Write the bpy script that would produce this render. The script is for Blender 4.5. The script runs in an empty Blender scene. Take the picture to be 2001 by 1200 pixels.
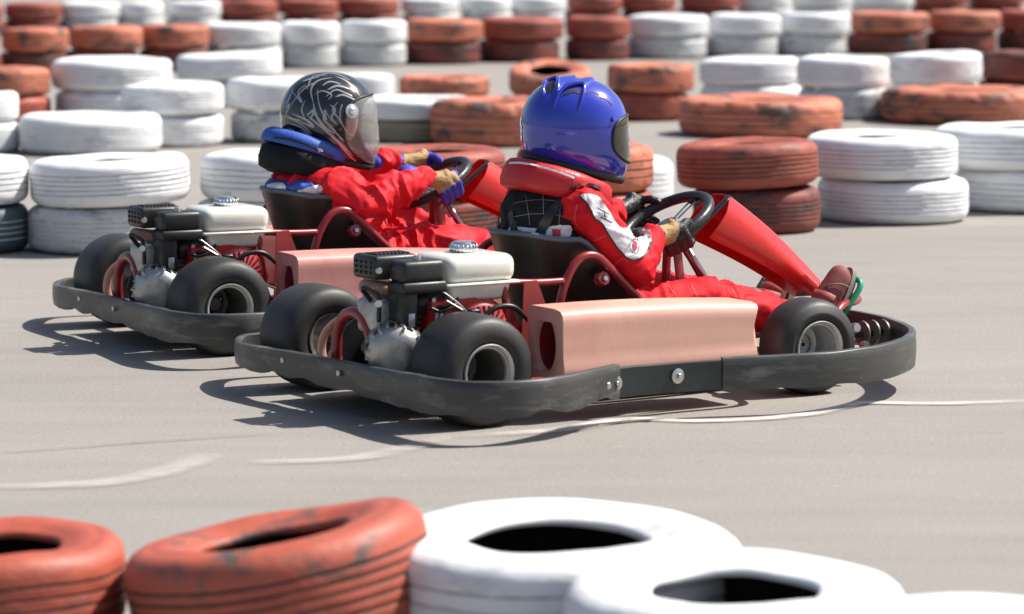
import bpy, bmesh, math, random
from mathutils import Vector, Matrix, noise
from mathutils.bvhtree import BVHTree
R=math.radians
random.seed(7)
scene=bpy.context.scene
col=bpy.data.collections.new('scene'); scene.collection.children.link(col)
# ------------------------------------------------ camera, sky, sun, exposure
FPX,CH,HZ=6540.0,1.28,-179.0
PITCH=math.atan((600-HZ)/FPX)
cd=bpy.data.cameras.new('camera'); cam=bpy.data.objects.new('camera',cd); col.objects.link(cam)
cam.location=(0,0,CH); cam.rotation_euler=(R(90)-PITCH,0,0)
cd.sensor_width=36; cd.lens=FPX/2001*36; cd.clip_end=600; cd.clip_start=.1
cd.dof.use_dof=True; cd.dof.focus_distance=9.2; cd.dof.aperture_fstop=4.0
scene.camera=cam
w=bpy.data.worlds.new('World'); scene.world=w; w.use_nodes=True
nt=w.node_tree; bg=nt.nodes['Background']; sky=nt.nodes.new('ShaderNodeTexSky')
sky.sky_type='NISHITA'; sky.sun_disc=False
SUN_EL,SUN_AZ=52,17            # azimuth in degrees from +X towards +Y
sky.sun_elevation=R(SUN_EL); sky.sun_rotation=R(90-SUN_AZ); sky.dust_density=2.5; sky.air_density=1.0
nt.links.new(sky.outputs[0],bg.inputs[0]); bg.inputs[1].default_value=.082
sl=bpy.data.lights.new('sun','SUN'); so=bpy.data.objects.new('sun',sl); col.objects.link(so)
sl.energy=4.9; sl.angle=R(.6); sl.color=(1,.95,.88)
sd=Vector((math.cos(R(SUN_EL))*math.cos(R(SUN_AZ)),math.cos(R(SUN_EL))*math.sin(R(SUN_AZ)),math.sin(R(SUN_EL))))
so.rotation_euler=sd.to_track_quat('Z','Y').to_euler()
scene.view_settings.view_transform='Standard'; scene.view_settings.look='None'
scene.view_settings.exposure=.56; scene.view_settings.gamma=1
# ------------------------------------------------ picture pixel -> place
FW=Vector((0,math.cos(PITCH),-math.sin(PITCH))); UP=Vector((0,math.sin(PITCH),math.cos(PITCH))); CC=Vector((0,0,CH))
def ray(u,v): return Vector((1,0,0))*(u-1000.5)/FPX-UP*(v-600)/FPX+FW
def onz(u,v,z=0):
    r=ray(u,v); return CC+r*((z-CH)/r.z)
PSI=R(33)
# ------------------------------------------------ materials
def mat(name,c,rough=.5,metal=0,var=.12,scale=9,bump=0,bscale=80,coat=0,c2=None,thr=(.55,.65),s2=5,spec=.5,stretch=None,sheen=0):
    m=bpy.data.materials.new(name); m.use_nodes=True; n=m.node_tree; L=n.links.new
    b=n.nodes['Principled BSDF']; tc=n.nodes.new('ShaderNodeTexCoord'); oi=n.nodes.new('ShaderNodeObjectInfo')
    ad=n.nodes.new('ShaderNodeVectorMath'); ad.operation='MULTIPLY_ADD'
    ad.inputs[1].default_value=stretch or (1,1,1)
    L(tc.outputs['Object'],ad.inputs[0])
    sc=n.nodes.new('ShaderNodeMath'); sc.operation='MULTIPLY'; sc.inputs[1].default_value=37.0
    L(oi.outputs['Random'],sc.inputs[0]); L(sc.outputs[0],ad.inputs[2])
    no=n.nodes.new('ShaderNodeTexNoise'); no.inputs['Scale'].default_value=scale; no.inputs['Detail'].default_value=6; no.inputs['Roughness'].default_value=.6
    L(ad.outputs[0],no.inputs['Vector'])
    rp=n.nodes.new('ShaderNodeValToRGB'); e=rp.color_ramp.elements
    e[0].position=.3; e[1].position=.7
    e[0].color=[x*(1-var) for x in c]+[1]; e[1].color=[min(1,x*(1+var)) for x in c]+[1]
    L(no.outputs['Fac'],rp.inputs['Fac']); out=rp.outputs['Color']
    if c2:
        n2=n.nodes.new('ShaderNodeTexNoise'); n2.inputs['Scale'].default_value=s2; n2.inputs['Detail'].default_value=5; n2.inputs['Roughness'].default_value=.65
        L(ad.outputs[0],n2.inputs['Vector'])
        mr=n.nodes.new('ShaderNodeMapRange'); mr.inputs[1].default_value=thr[0]; mr.inputs[2].default_value=thr[1]
        L(n2.outputs['Fac'],mr.inputs[0])
        mx=n.nodes.new('ShaderNodeMix'); mx.data_type='RGBA'; L(mr.outputs[0],mx.inputs[0]); L(out,mx.inputs[6]); mx.inputs[7].default_value=list(c2)+[1]
        out=mx.outputs[2]
    L(out,b.inputs['Base Color']); b.inputs['Metallic'].default_value=metal
    rr=n.nodes.new('ShaderNodeMapRange'); rr.inputs[3].default_value=max(.02,rough-.08); rr.inputs[4].default_value=min(1,rough+.1)
    L(no.outputs['Fac'],rr.inputs[0]); L(rr.outputs[0],b.inputs['Roughness'])
    b.inputs['Specular IOR Level'].default_value=spec; b.inputs['Coat Weight'].default_value=coat; b.inputs['Coat Roughness'].default_value=.04
    if sheen: b.inputs['Sheen Weight'].default_value=sheen
    if bump:
        nb=n.nodes.new('ShaderNodeTexNoise'); nb.inputs['Scale'].default_value=bscale; nb.inputs['Detail'].default_value=4
        L(ad.outputs[0],nb.inputs['Vector'])
        bu=n.nodes.new('ShaderNodeBump'); bu.inputs['Strength'].default_value=bump; bu.inputs['Distance'].default_value=.01
        L(nb.outputs['Fac'],bu.inputs['Height']); L(bu.outputs[0],b.inputs['Normal'])
    return m
M={}
M['red']=mat('red_tyre_paint',(.33,.072,.045),.6,var=.35,scale=4,bump=.2,bscale=45,c2=(.055,.045,.04),thr=(.54,.68),s2=4,stretch=(1,1,2.5))
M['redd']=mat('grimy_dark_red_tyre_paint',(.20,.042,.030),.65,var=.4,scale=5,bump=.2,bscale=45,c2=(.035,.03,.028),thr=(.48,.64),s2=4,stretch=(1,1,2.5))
M['orange']=mat('orange_tyre_paint',(.52,.165,.095),.65,var=.3,scale=4,bump=.2,bscale=45,c2=(.08,.065,.055),thr=(.52,.64),s2=5,stretch=(1,1,2.5))
M['salmon']=mat('fresh_red_tyre_paint',(.42,.088,.050),.55,var=.25,scale=5,bump=.14,bscale=50,c2=(.10,.075,.065),thr=(.55,.66),s2=5,stretch=(1,1,2))
M['white']=mat('white_tyre_paint',(.76,.77,.78),.6,var=.07,scale=4,bump=.16,bscale=40,c2=(.36,.36,.36),thr=(.54,.80),s2=6,stretch=(1,1,3))
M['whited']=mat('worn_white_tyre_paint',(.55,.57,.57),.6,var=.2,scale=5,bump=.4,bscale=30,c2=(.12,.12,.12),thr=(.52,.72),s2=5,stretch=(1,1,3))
M['olive']=mat('dusty_bare_tyre',(.30,.27,.19),.75,var=.25,scale=5,bump=.4,bscale=30,stretch=(1,1,3))
M['teal']=mat('dark_teal_tyre_paint',(.05,.09,.105),.55,var=.3,scale=5,bump=.4,bscale=30)
M['groove']=mat('grimy_groove',(.07,.055,.045),.85,var=.4,scale=20)
M['bore']=mat('old_rubber',(.012,.012,.012),.9,var=.4,scale=20,spec=.2)
M['rubber']=mat('slick_tyre_rubber',(.024,.024,.023),.52,var=.25,scale=8,bump=.04,bscale=90,c2=(.05,.045,.038),thr=(.45,.8),s2=5)
M['bumper']=mat('scuffed_black_bumper_rubber',(.048,.049,.047),.40,var=.3,scale=7,bump=.07,bscale=26,c2=(.17,.165,.155),thr=(.53,.74),s2=11,stretch=(.6,.6,2.6))
M['plate']=mat('black_side_strip',(.020,.026,.028),.34,var=.25,scale=6,bump=.08,bscale=30,stretch=(.6,.6,2))
M['steel']=mat('dull_steel',(.5,.5,.49),.35,1,var=.2,scale=30)
M['rim']=mat('cast_wheel_alloy',(.58,.57,.54),.42,.55,var=.15,scale=25,c2=(.3,.28,.25),thr=(.6,.8),s2=20)
M['rimdark']=mat('wheel_inside',(.16,.15,.135),.5,.5,var=.3,scale=25)
M['chassis']=mat('faded_crimson_tube_paint',(.24,.018,.022),.32,var=.25,scale=14,coat=.3,c2=(.42,.12,.11),thr=(.62,.8),s2=12)
M['pod']=mat('sun_faded_pale_pink_pod_plastic',(.70,.40,.31),.42,var=.07,scale=4,bump=.05,bscale=50,c2=(.66,.30,.24),thr=(.45,.75),s2=2.5,stretch=(1,1,.4))
M['podred']=mat('sun_faded_rose_pod_plastic',(.60,.22,.20),.42,var=.10,scale=4,bump=.05,bscale=50,c2=(.70,.38,.32),thr=(.45,.78),s2=3,stretch=(1,1,.4))
M['nose']=mat('red_fairing_plastic',(.62,.018,.014),.28,var=.10,scale=6,coat=.35,bump=.06,bscale=20,c2=(.70,.13,.09),thr=(.62,.8),s2=4)
M['seat']=mat('black_seat_plastic',(.012,.0115,.009),.38,var=.3,scale=8,bump=.08,bscale=25,c2=(.028,.026,.018),thr=(.55,.75),s2=8)
M['lip']=mat('grey_seat_edge',(.10,.13,.15),.4,var=.2)
M['tank']=mat('cream_tank_enamel',(.74,.74,.66),.25,var=.06,scale=10,coat=.5,c2=(.52,.50,.40),thr=(.60,.8),s2=9)
M['blackp']=mat('black_engine_plastic',(.018,.019,.019),.42,var=.3,scale=15,bump=.04,bscale=60,c2=(.04,.038,.036),thr=(.55,.8),s2=12)
M['engred']=mat('red_engine_cowl',(.42,.012,.016),.33,var=.15,scale=12,coat=.4)
M['guard']=mat('faded_red_guard',(.30,.035,.030),.5,var=.2,scale=8)
M['alu']=mat('grimy_cast_aluminium',(.42,.42,.41),.42,.6,var=.2,scale=30,bump=.12,bscale=60,c2=(.16,.15,.14),thr=(.52,.75),s2=16)
M['chrome']=mat('chrome_cap',(.75,.76,.78),.14,1,var=.08,scale=20)
M['rust']=mat('rusty_exhaust',(.36,.22,.17),.6,.4,var=.3,scale=25)
M['black']=mat('black_metal',(.015,.015,.016),.35,.2,var=.3,scale=20)
M['grip']=mat('steering_grip',(.022,.024,.027),.38,var=.2,scale=30,bump=.12,bscale=120)
M['green']=mat('green_pedal_paint',(.015,.27,.13),.35,var=.15,scale=20)
M['suit']=mat('red_race_suit_cloth',(.62,.008,.018),.7,var=.10,scale=14,bump=.12,bscale=70,spec=.25)
M['jacket']=mat('bright_red_jacket_cloth',(.68,.007,.018),.65,var=.08,scale=10,bump=.08,bscale=70,spec=.3)
M['brace']=mat('red_collar_vinyl',(.52,.014,.02),.42,var=.08,scale=14,bump=.1,bscale=100)
M['vest']=mat('black_quilted_cloth',(.009,.010,.012),.7,var=.3,scale=20,bump=.15,bscale=60,spec=.25)
M['whitec']=mat('white_cloth_panel',(.72,.73,.78),.6,var=.06,scale=20,bump=.25,bscale=90)
M['greyline']=mat('grey_thread',(.30,.30,.32),.6)
M['redline']=mat('pale_red_seam',(.72,.13,.12),.6)
M['hblue']=mat('glossy_blue_lacquer',(.022,.040,.42),.16,var=.08,scale=8,coat=1,bump=.02,bscale=14)
M['hblack']=mat('glossy_black_lacquer',(.011,.012,.013),.18,var=.15,scale=8,coat=1)
M['silver']=mat('silver_grey_print',(.40,.41,.43),.3,.3,var=.2,scale=20,coat=.6)
M['trim']=mat('black_rubber_trim',(.016,.016,.014),.5)
M['darkvisor']=mat('dark_smoked_visor',(.012,.012,.007),.08,var=.1,coat=1)
M['bluecl']=mat('blue_cloth',(.030,.10,.42),.6,var=.12,scale=14,bump=.2,bscale=120)
M['glblack']=mat('black_glove_leather',(.013,.013,.014),.45,var=.3,scale=40,bump=.3,bscale=120)
M['gltan']=mat('tan_glove_suede',(.42,.27,.11),.7,var=.2,scale=40,bump=.3,bscale=120)
M['glblue']=mat('blue_glove_cloth',(.030,.045,.40),.6,var=.15,scale=40,bump=.3,bscale=120)
M['shoe']=mat('maroon_shoe_suede',(.24,.060,.055),.7,var=.2,scale=30,bump=.12,bscale=120,c2=(.36,.15,.13),thr=(.5,.8),s2=14)
M['shoestrap']=mat('dusty_red_strap',(.36,.08,.075),.6,var=.25,scale=40)
M['sole']=mat('grey_shoe_sole',(.20,.18,.15),.7)
M['skin']=mat('skin',(.55,.32,.23),.5,var=.05)
M['hairb']=mat('dark_brown_eye',(.03,.02,.015),.3)
M['redprint']=mat('red_print',(.5,.03,.04),.6)
def clear_visor():
    m=bpy.data.materials.new('clear_smoke_visor'); m.use_nodes=True; n=m.node_tree; b=n.nodes['Principled BSDF']
    b.inputs['Base Color'].default_value=(.42,.43,.42,1); b.inputs['Roughness'].default_value=.08; b.inputs['Alpha'].default_value=.45
    b.inputs['Specular IOR Level'].default_value=1.0; b.inputs['Coat Weight'].default_value=1; return m
M['clear']=clear_visor()
def asphalt():
    m=bpy.data.materials.new('sun_bleached_asphalt'); m.use_nodes=True; n=m.node_tree; L=n.links.new; b=n.nodes['Principled BSDF']
    tc=n.nodes.new('ShaderNodeTexCoord')
    def N(s,d=6,st=(1,1,1),ro=.6):
        mp=n.nodes.new('ShaderNodeMapping'); mp.inputs['Scale'].default_value=st; mp.inputs['Rotation'].default_value=(0,0,R(-4)); L(tc.outputs['Object'],mp.inputs[0])
        t=n.nodes.new('ShaderNodeTexNoise'); t.inputs['Scale'].default_value=s; t.inputs['Detail'].default_value=d; t.inputs['Roughness'].default_value=ro; L(mp.outputs[0],t.inputs['Vector']); return t
    def ramp(src,p0,c0,p1,c1):
        r=n.nodes.new('ShaderNodeValToRGB'); r.color_ramp.elements[0].position=p0; r.color_ramp.elements[1].position=p1
        r.color_ramp.elements[0].color=(*c0,1); r.color_ramp.elements[1].color=(*c1,1); L(src,r.inputs['Fac']); return r.outputs[0]
    def mul(a,bb,f=1,t='MULTIPLY'):
        x=n.nodes.new('ShaderNodeMix'); x.data_type='RGBA'; x.blend_type=t; x.inputs[0].default_value=f; L(a,x.inputs[6]); L(bb,x.inputs[7]); return x.outputs[2]
    big=ramp(N(.5,5,(.6,1.2,1)).outputs[0],.3,(.258,.240,.219),.7,(.304,.284,.260))
    streak=ramp(N(3,6,(.35,1.6,1)).outputs[0],.32,(.92,.92,.93),.68,(1.05,1.05,1.04))
    fine=ramp(N(150,4,(.7,1.2,1)).outputs[0],.28,(.74,.74,.74),.72,(1.2,1.2,1.2))
    chips=ramp(N(38,2,(.55,1.3,1)).outputs[0],.66,(1,1,1),.74,(1.28,1.27,1.25))
    pits=ramp(N(17,3,(.35,1.4,1)).outputs[0],.22,(.72,.72,.72),.30,(1,1,1))
    c=mul(mul(mul(mul(big,streak),fine),chips),pits)
    L(c,b.inputs['Base Color']); b.inputs['Roughness'].default_value=.85; b.inputs['Specular IOR Level'].default_value=.3
    bu=n.nodes.new('ShaderNodeBump'); bu.inputs['Strength'].default_value=.35; bu.inputs['Distance'].default_value=.004
    L(N(230,3).outputs[0],bu.inputs['Height']); L(bu.outputs[0],b.inputs['Normal'])
    return m
M['asphalt']=asphalt()
def faded(name,c,amax):
    m=bpy.data.materials.new(name); m.use_nodes=True; n=m.node_tree; L=n.links.new; b=n.nodes['Principled BSDF']
    b.inputs['Base Color'].default_value=(*c,1); b.inputs['Roughness'].default_value=.8
    at=n.nodes.new('ShaderNodeAttribute'); at.attribute_name='fade'
    tc=n.nodes.new('ShaderNodeTexCoord'); t=n.nodes.new('ShaderNodeTexNoise'); t.inputs['Scale'].default_value=9; t.inputs['Detail'].default_value=6; L(tc.outputs['Object'],t.inputs['Vector'])
    mr=n.nodes.new('ShaderNodeMapRange'); mr.inputs[1].default_value=.3; mr.inputs[2].default_value=.6; mr.inputs[3].default_value=.25; mr.inputs[4].default_value=amax; L(t.outputs[0],mr.inputs[0])
    mu=n.nodes.new('ShaderNodeMath'); mu.operation='MULTIPLY'; L(at.outputs['Fac'],mu.inputs[0]); L(mr.outputs[0],mu.inputs[1]); L(mu.outputs[0],b.inputs['Alpha'])
    return m
# ------------------------------------------------ mesh helpers
def mesh(name,V,F,m,parent=None,smooth=True,mats=None,mi=None,loc=None):
    me=bpy.data.meshes.new(name); me.from_pydata([tuple(v) for v in V],[],F); me.update()
    for q in (mats or [m]): me.materials.append(M[q] if isinstance(q,str) else q)
    if mi: me.polygons.foreach_set('material_index',mi)
    if smooth: me.polygons.foreach_set('use_smooth',[True]*len(me.polygons))
    o=bpy.data.objects.new(name,me); col.objects.link(o)
    if parent: o.parent=parent
    if loc: o.location=loc
    return o
def sharp(o,ang=40):
    me=o.data; bm=bmesh.new(); bm.from_mesh(me); bmesh.ops.recalc_face_normals(bm,faces=bm.faces)
    for e in bm.edges:
        if len(e.link_faces)==2 and e.calc_face_angle(0)>R(ang): e.smooth=False
    bm.to_mesh(me); bm.free(); return o
def tag(o,label=None,cat=None,group=None,kind=None):
    for k,v in (('label',label),('category',cat),('group',group),('kind',kind)):
        if v: o[k]=v
    return o
def empty(name,loc=(0,0,0),rz=0):
    o=bpy.data.objects.new(name,None); o.location=loc; o.rotation_euler=(0,0,rz); o.empty_display_size=.1; col.objects.link(o); return o
def copy_tree(o,parent=None):
    c=o.copy(); col.objects.link(c); c.parent=parent
    for ch in list(o.children): copy_tree(ch,c)
    return c
def lathe(prof,n=64,axis='y',closed=False,at=(0,0,0)):
    """prof: (radius, axial). returns V,F"""
    V=[];F=[];k=len(prof)
    for i in range(n):
        a=2*math.pi*i/n; c,s=math.cos(a),math.sin(a)
        for r,t in prof:
            p={'y':(r*c,t,r*s),'z':(r*c,r*s,t),'x':(t,r*c,r*s)}[axis]
            V.append((p[0]+at[0],p[1]+at[1],p[2]+at[2]))
    for i in range(n):
        j=(i+1)%n
        for q in range(k if closed else k-1):
            q2=(q+1)%k; f=(i*k+q,i*k+q2,j*k+q2,j*k+q)
            F.append(f if axis!='y' else f[::-1])
    return V,F
def spline(pts,sub=8,closed=False):
    P=[Vector(p) for p in pts]; n=len(P); out=[]
    rng=range(n) if closed else range(n-1)
    for i in rng:
        g=(lambda k:P[k%n]) if closed else (lambda k:P[max(0,min(n-1,k))])
        p0,p1,p2,p3=g(i-1),g(i),g(i+1),g(i+2)
        for s in range(sub):
            t=s/sub
            out.append(.5*((2*p1)+(p2-p0)*t+(2*p0-5*p1+4*p2-p3)*t*t+(3*p1-p0-3*p2+p3)*t**3))
    if not closed: out.append(P[-1].copy())
    return out
def tubeVF(pts,r,sub=8,n=12,closed=False,raw=False,flat=1.0):
    P=pts if raw else spline(pts,sub,closed); V=[];F=[];m=len(P)
    up=Vector((0,0,1)); pn=None
    for i,p in enumerate(P):
        if closed: t=(P[(i+1)%m]-P[i-1])
        else: t=P[min(m-1,i+1)]-P[max(0,i-1)]
        t.normalize()
        if pn is None:
            pn=t.cross(up if abs(t.z)<.9 else Vector((0,1,0))).normalized()
        else: pn=(pn-t*pn.dot(t)).normalized()
        b=t.cross(pn); rr=r(i/(m-1)) if callable(r) else r
        for k in range(n):
            a=2*math.pi*k/n; V.append(p+pn*(math.cos(a)*rr)+b*(math.sin(a)*rr*flat))
    for i in range(m if closed else m-1):
        j=(i+1)%m
        for k in range(n):
            k2=(k+1)%n; F.append((i*n+k,i*n+k2,j*n+k2,j*n+k))
    if not closed:
        F.append(tuple(range(n))[::-1]); F.append(tuple((m-1)*n+k for k in range(n)))
    return V,F
def merge(*parts):
    V=[];F=[]
    for v,f in parts:
        o=len(V); V+=list(v); F+=[tuple(i+o for i in q) for q in f]
    return V,F
def tube(name,pts,r,m,parent,**k):
    V,F=tubeVF(pts,r,**k); return mesh(name,V,F,m,parent)
def box(x0,x1,y0,y1,z0,z1):
    V=[(x,y,z) for x in (x0,x1) for y in (y0,y1) for z in (z0,z1)]
    return V,[(0,1,3,2),(4,6,7,5),(0,4,5,1),(2,3,7,6),(0,2,6,4),(1,5,7,3)]
def rbox(name,dims,m,parent,bev=.01,seg=3,taper=None,loc=(0,0,0),rot=None):
    """bevelled box; taper=(sx,sy) shrinks the bottom"""
    V,F=box(*dims); zc=min(v[2] for v in V); cx=(dims[0]+dims[1])/2; cy=(dims[2]+dims[3])/2
    if taper: V=[(cx+(x-cx)*taper[0],cy+(y-cy)*taper[1],z) if z==zc else (x,y,z) for x,y,z in V]
    o=mesh(name,V,F,m,parent,loc=loc)
    if rot: o.rotation_euler=rot
    bm=bmesh.new(); bm.from_mesh(o.data)
    bmesh.ops.bevel(bm,geom=bm.edges[:],offset=bev,segments=seg,profile=.5,affect='EDGES')
    for f in bm.faces: f.smooth=True
    bm.to_mesh(o.data); bm.free()
    return sharp(o,60)
def capsule(p0,r0,p1,r1,n=14):
    p0=Vector(p0);p1=Vector(p1); d=p1-p0; L=d.length; q=d.to_track_quat('Z','Y')
    prof=[]
    for i in range(5): a=-math.pi/2+i*math.pi/8; prof.append((max(1e-4,r0*math.cos(a)),r0*math.sin(a)))
    for i in range(5): a=i*math.pi/8; prof.append((max(1e-4,r1*math.cos(a)),L+r1*math.sin(a)))
    V,F=lathe(prof,n,'z'); k=len(prof)
    F.append(tuple(i*k for i in range(n))[::-1]); F.append(tuple(i*k+k-1 for i in range(n)))
    return [p0+q@Vector(v) for v in V],F
def ellip(c,r,n=18,rot=None):
    prof=[(max(1e-4,math.cos(a)),math.sin(a)) for a in [-math.pi/2+i*math.pi/12 for i in range(13)]]
    V,F=lathe(prof,n,'z'); k=len(prof)
    F.append(tuple(i*k for i in range(n))[::-1]); F.append(tuple(i*k+k-1 for i in range(n)))
    q=rot or Matrix.Identity(3)
    return [Vector(c)+q@Vector((v[0]*r[0],v[1]*r[1],v[2]*r[2])) for v in V],F
def blob(name,parts,voxel,m,parent,smooth=3,disp=None,mats=None,pick=None):
    """union of the given closed shells as one continuous surface"""
    V,F=merge(*parts); me=bpy.data.meshes.new(name+'_src'); me.from_pydata([tuple(v) for v in V],[],F)
    t=bpy.data.objects.new(name+'_src',me); scene.collection.objects.link(t)
    md=t.modifiers.new('r','REMESH'); md.mode='VOXEL'; md.voxel_size=voxel; md.use_smooth_shade=True
    sm=t.modifiers.new('s','SMOOTH'); sm.factor=.6; sm.iterations=smooth
    dg=bpy.context.evaluated_depsgraph_get(); dg.update()
    out=bpy.data.meshes.new_from_object(t.evaluated_get(dg)); bpy.data.objects.remove(t); bpy.data.meshes.remove(me)
    if disp:
        out.update(); nn=[v.normal.copy() for v in out.vertices]
        for v,nv in zip(out.vertices,nn): v.co+=nv*disp(v.co,nv)
    out.materials.clear()
    for q in (mats or [m]): out.materials.append(M[q])
    if pick: out.polygons.foreach_set('material_index',[pick(p.center) for p in out.polygons])
    out.polygons.foreach_set('use_smooth',[True]*len(out.polygons)); out.update(); out.name=name
    o=bpy.data.objects.new(name,out); col.objects.link(o)
    if parent: o.parent=parent
    return o
# ------------------------------------------------ ground
V=[];F=[];nx=24
for i in range(nx+1):
    for j in range(nx+1): V.append((-150+300*i/nx,-60+360*j/nx,0))
for i in range(nx):
    for j in range(nx): a=i*(nx+1)+j; F.append((a,a+nx+1,a+nx+2,a+1))
tag(mesh('asphalt_ground',V,F,'asphalt'),kind='structure')
def mark(pix,wd,m,name='tyre_scuff'):
    P=spline([onz(u,v,.004) for u,v in pix],14); V=[];F=[];fd=[];n=len(P)
    for i,p in enumerate(P):
        t=(P[min(n-1,i+1)]-P[max(0,i-1)]).normalized(); s=Vector((-t.y,t.x,0)); e=min(1,min(i,n-1-i)/(n*.18))
        ww=wd*(1+.3*noise.noise(p*3))
        for k,(a,f) in enumerate(((-1,0),(-.35,1),(.35,1),(1,0))):
            V.append(p+s*(a*ww/2)); fd.append(f*e)
    for i in range(n-1):
        for k in range(3): a=i*4+k; F.append((a,a+4,a+5,a+1))
    o=mesh(name,V,F,m); at=o.data.attributes.new('fade','FLOAT','POINT'); at.data.foreach_set('value',fd)
    return tag(o,kind='structure')
chalk=faded('pale_scuff',(.62,.56,.50),.48); oil=faded('dark_tar_line',(.12,.11,.10),.5)
mark([(-60,952),(90,948),(200,943),(300,926),(370,905),(412,884)],.11,chalk)
mark([(480,902),(600,900),(700,894),(800,874),(890,848)],.10,chalk)
mark([(880,852),(1000,846),(1120,836),(1220,818),(1350,822),(1480,818),(1580,808),(1640,796),(1690,786),(1800,788),(1920,786),(2060,780)],.075,faded('bright_scuff',(.72,.68,.63),.85))
mark([(1210,822),(1240,808),(1290,800)],.05,chalk)
mark([(-40,886),(120,876),(300,862),(560,846)],.016,oil,'tar_seam')
# ------------------------------------------------ painted barrier tyres
def tyre_mesh(seed,grooves,lump=.004,lugs=False):
    r0,Rr,H=.150,.30,.18
    P=[(r0,.150,0),(r0-.002,.158,0),(r0+.006,.165,0),(r0+.022,.166,0),(r0+.030,.170,0),(.205,.177,0),(.232,.180,0),(.240,.1775,0),(.246,.1795,0),(.264,.1765,0),(.279,.171,0),(.290,.161,0),(.2965,.150,0),(.2985,.141,0)]
    zt,zb=.136,.044; gw=.0026
    for g in range(grooves):
        z=zt-(zt-zb)*(g+.5)/grooves if grooves>1 else .09
        P+=[(.2995,z+gw+.004,0),(.3,z+gw,0),(.2962,z+gw*.5,1),(.2962,z-gw*.5,1),(.3,z-gw,0),(.2995,z-gw-.004,0)]
    P+=[(.2985,.039,0),(.2965,.030,0),(.290,.019,0),(.279,.009,0),(.264,.0035,0),(.232,0,0),(.205,.003,0),(r0+.022,.014,0),(r0+.006,.015,2),(r0,.022,2),(r0,.030,2),(.2,.024,2),(.25,.030,2),(.279,.055,2),(.284,.09,2),(.279,.125,2),(.25,.150,2),(.2,.156,2)]
    n=96; V=[];F=[];mi=[];k=len(P)
    for i in range(n):
        a=2*math.pi*i/n; c,s=math.cos(a),math.sin(a)
        l=noise.noise(Vector((c*1.2+seed*7,s*1.2,seed)))
        l2=noise.noise(Vector((c*1.3,s*1.3+seed*5,3.3)))
        for r,z,_ in P:
            rr=r+lump*l+(.0025*noise.noise(Vector((c*6,s*6,z*30+seed))) if r>.2 else 0)
            if lugs and r>.286 and _==0 and (i%6<1) and (z>.13 or z<.05): rr-=.012
            V.append((rr*c,rr*s,z*(1+.06*l2*(1 if z>.09 else 0))))
    for i in range(n):
        j=(i+1)%n
        for q in range(k):
            q2=(q+1)%k; F.append((i*k+q,j*k+q,j*k+q2,i*k+q2)); mi.append(2 if P[q][2]==2 and P[q2][2]==2 else (1 if P[q][2]==1 or P[q2][2]==1 else 0))
    return V,F,mi
TM={}
def tyre_data(kind,colr):
    key=(kind,colr)
    if key not in TM:
        seed,g,lu,lug={0:(1,4,.005,False),1:(2,3,.009,False),2:(3,5,.005,False),3:(4,3,.006,True),4:(9,4,.010,False)}[kind]
        V,F,mi=tyre_mesh(seed,g,lu,lug)
        me=bpy.data.meshes.new('tyre'); me.from_pydata(V,[],F); 
        gm=M['groove'] if colr in('red','redd','orange','salmon','olive') else M['wgroove']
        for q in (M[colr],gm,M['bore']): me.materials.append(q)
        me.polygons.foreach_set('material_index',mi); me.polygons.foreach_set('use_smooth',[True]*len(mi)); me.update()
        TM[key]=me
    return TM[key]
M['wgroove']=mat('dusty_white_groove',(.52,.53,.55),.8,var=.3,scale=20)
CNAME={'red':'red','redd':'dark red','orange':'orange-red','salmon':'red','white':'white','whited':'greyish','olive':'olive','teal':'dark teal'}
def tyre(x,y,z,Rr,H,colr,kind,label,tilt=(0,0),group='painted tyres of the track barriers',rz=None):
    o=bpy.data.objects.new('tyre',tyre_data(kind,colr)); col.objects.link(o)
    o.location=(x,y,z); o.scale=(Rr/.3,Rr/.3,H/.18)
    o.rotation_euler=(R(tilt[0]),R(tilt[1]),random.uniform(0,6.28) if rz is None else rz)
    if tilt!=(0,0):  # spin about own axis first, then tilt
        o.rotation_mode='QUATERNION'
        from mathutils import Euler
        o.rotation_quaternion=Euler((R(tilt[0]),R(tilt[1]),0)).to_quaternion()@Euler((0,0,random.uniform(0,6.28))).to_quaternion()
    return tag(o,label,'tyre',group)
def stack(uL,uR,vb,specs,desc,H=.18,group='painted tyres of the track barriers'):
    """specs bottom to top: (colour, kind, shift_px, tilt)"""
    g=onz((uL+uR)/2,vb); s=FPX/((g-CC).dot(FW)); Rr=(uR-uL)/2/s
    s2=FPX/((g-CC).dot(FW)+Rr); Rr=(uR-uL)/2/s2*(1.02 if vb<160 else 1); cx=((uL+uR)/2-1000.5)/s2; z=0
    nn=len(specs)
    for i,sp in enumerate(specs):
        c,kd=sp[0],sp[1]; dx=sp[2] if len(sp)>2 else random.uniform(-5,5); ti=sp[3] if len(sp)>3 else (0,0)
        sc=sp[4] if len(sp)>4 else 1
        pos={1:'',2:['lower ','upper '][i] if nn==2 else ''}[nn]
        lab=(f'{pos}{CNAME[c]} tyre of the {desc}' if nn==2 else f'{CNAME[c]} tyre {desc}')
        tyre(cx+dx/s2,g.y+Rr,z,Rr*random.uniform(.98,1.0)*sc,H*.985,c,kd,lab,ti,group); z+=H
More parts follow.
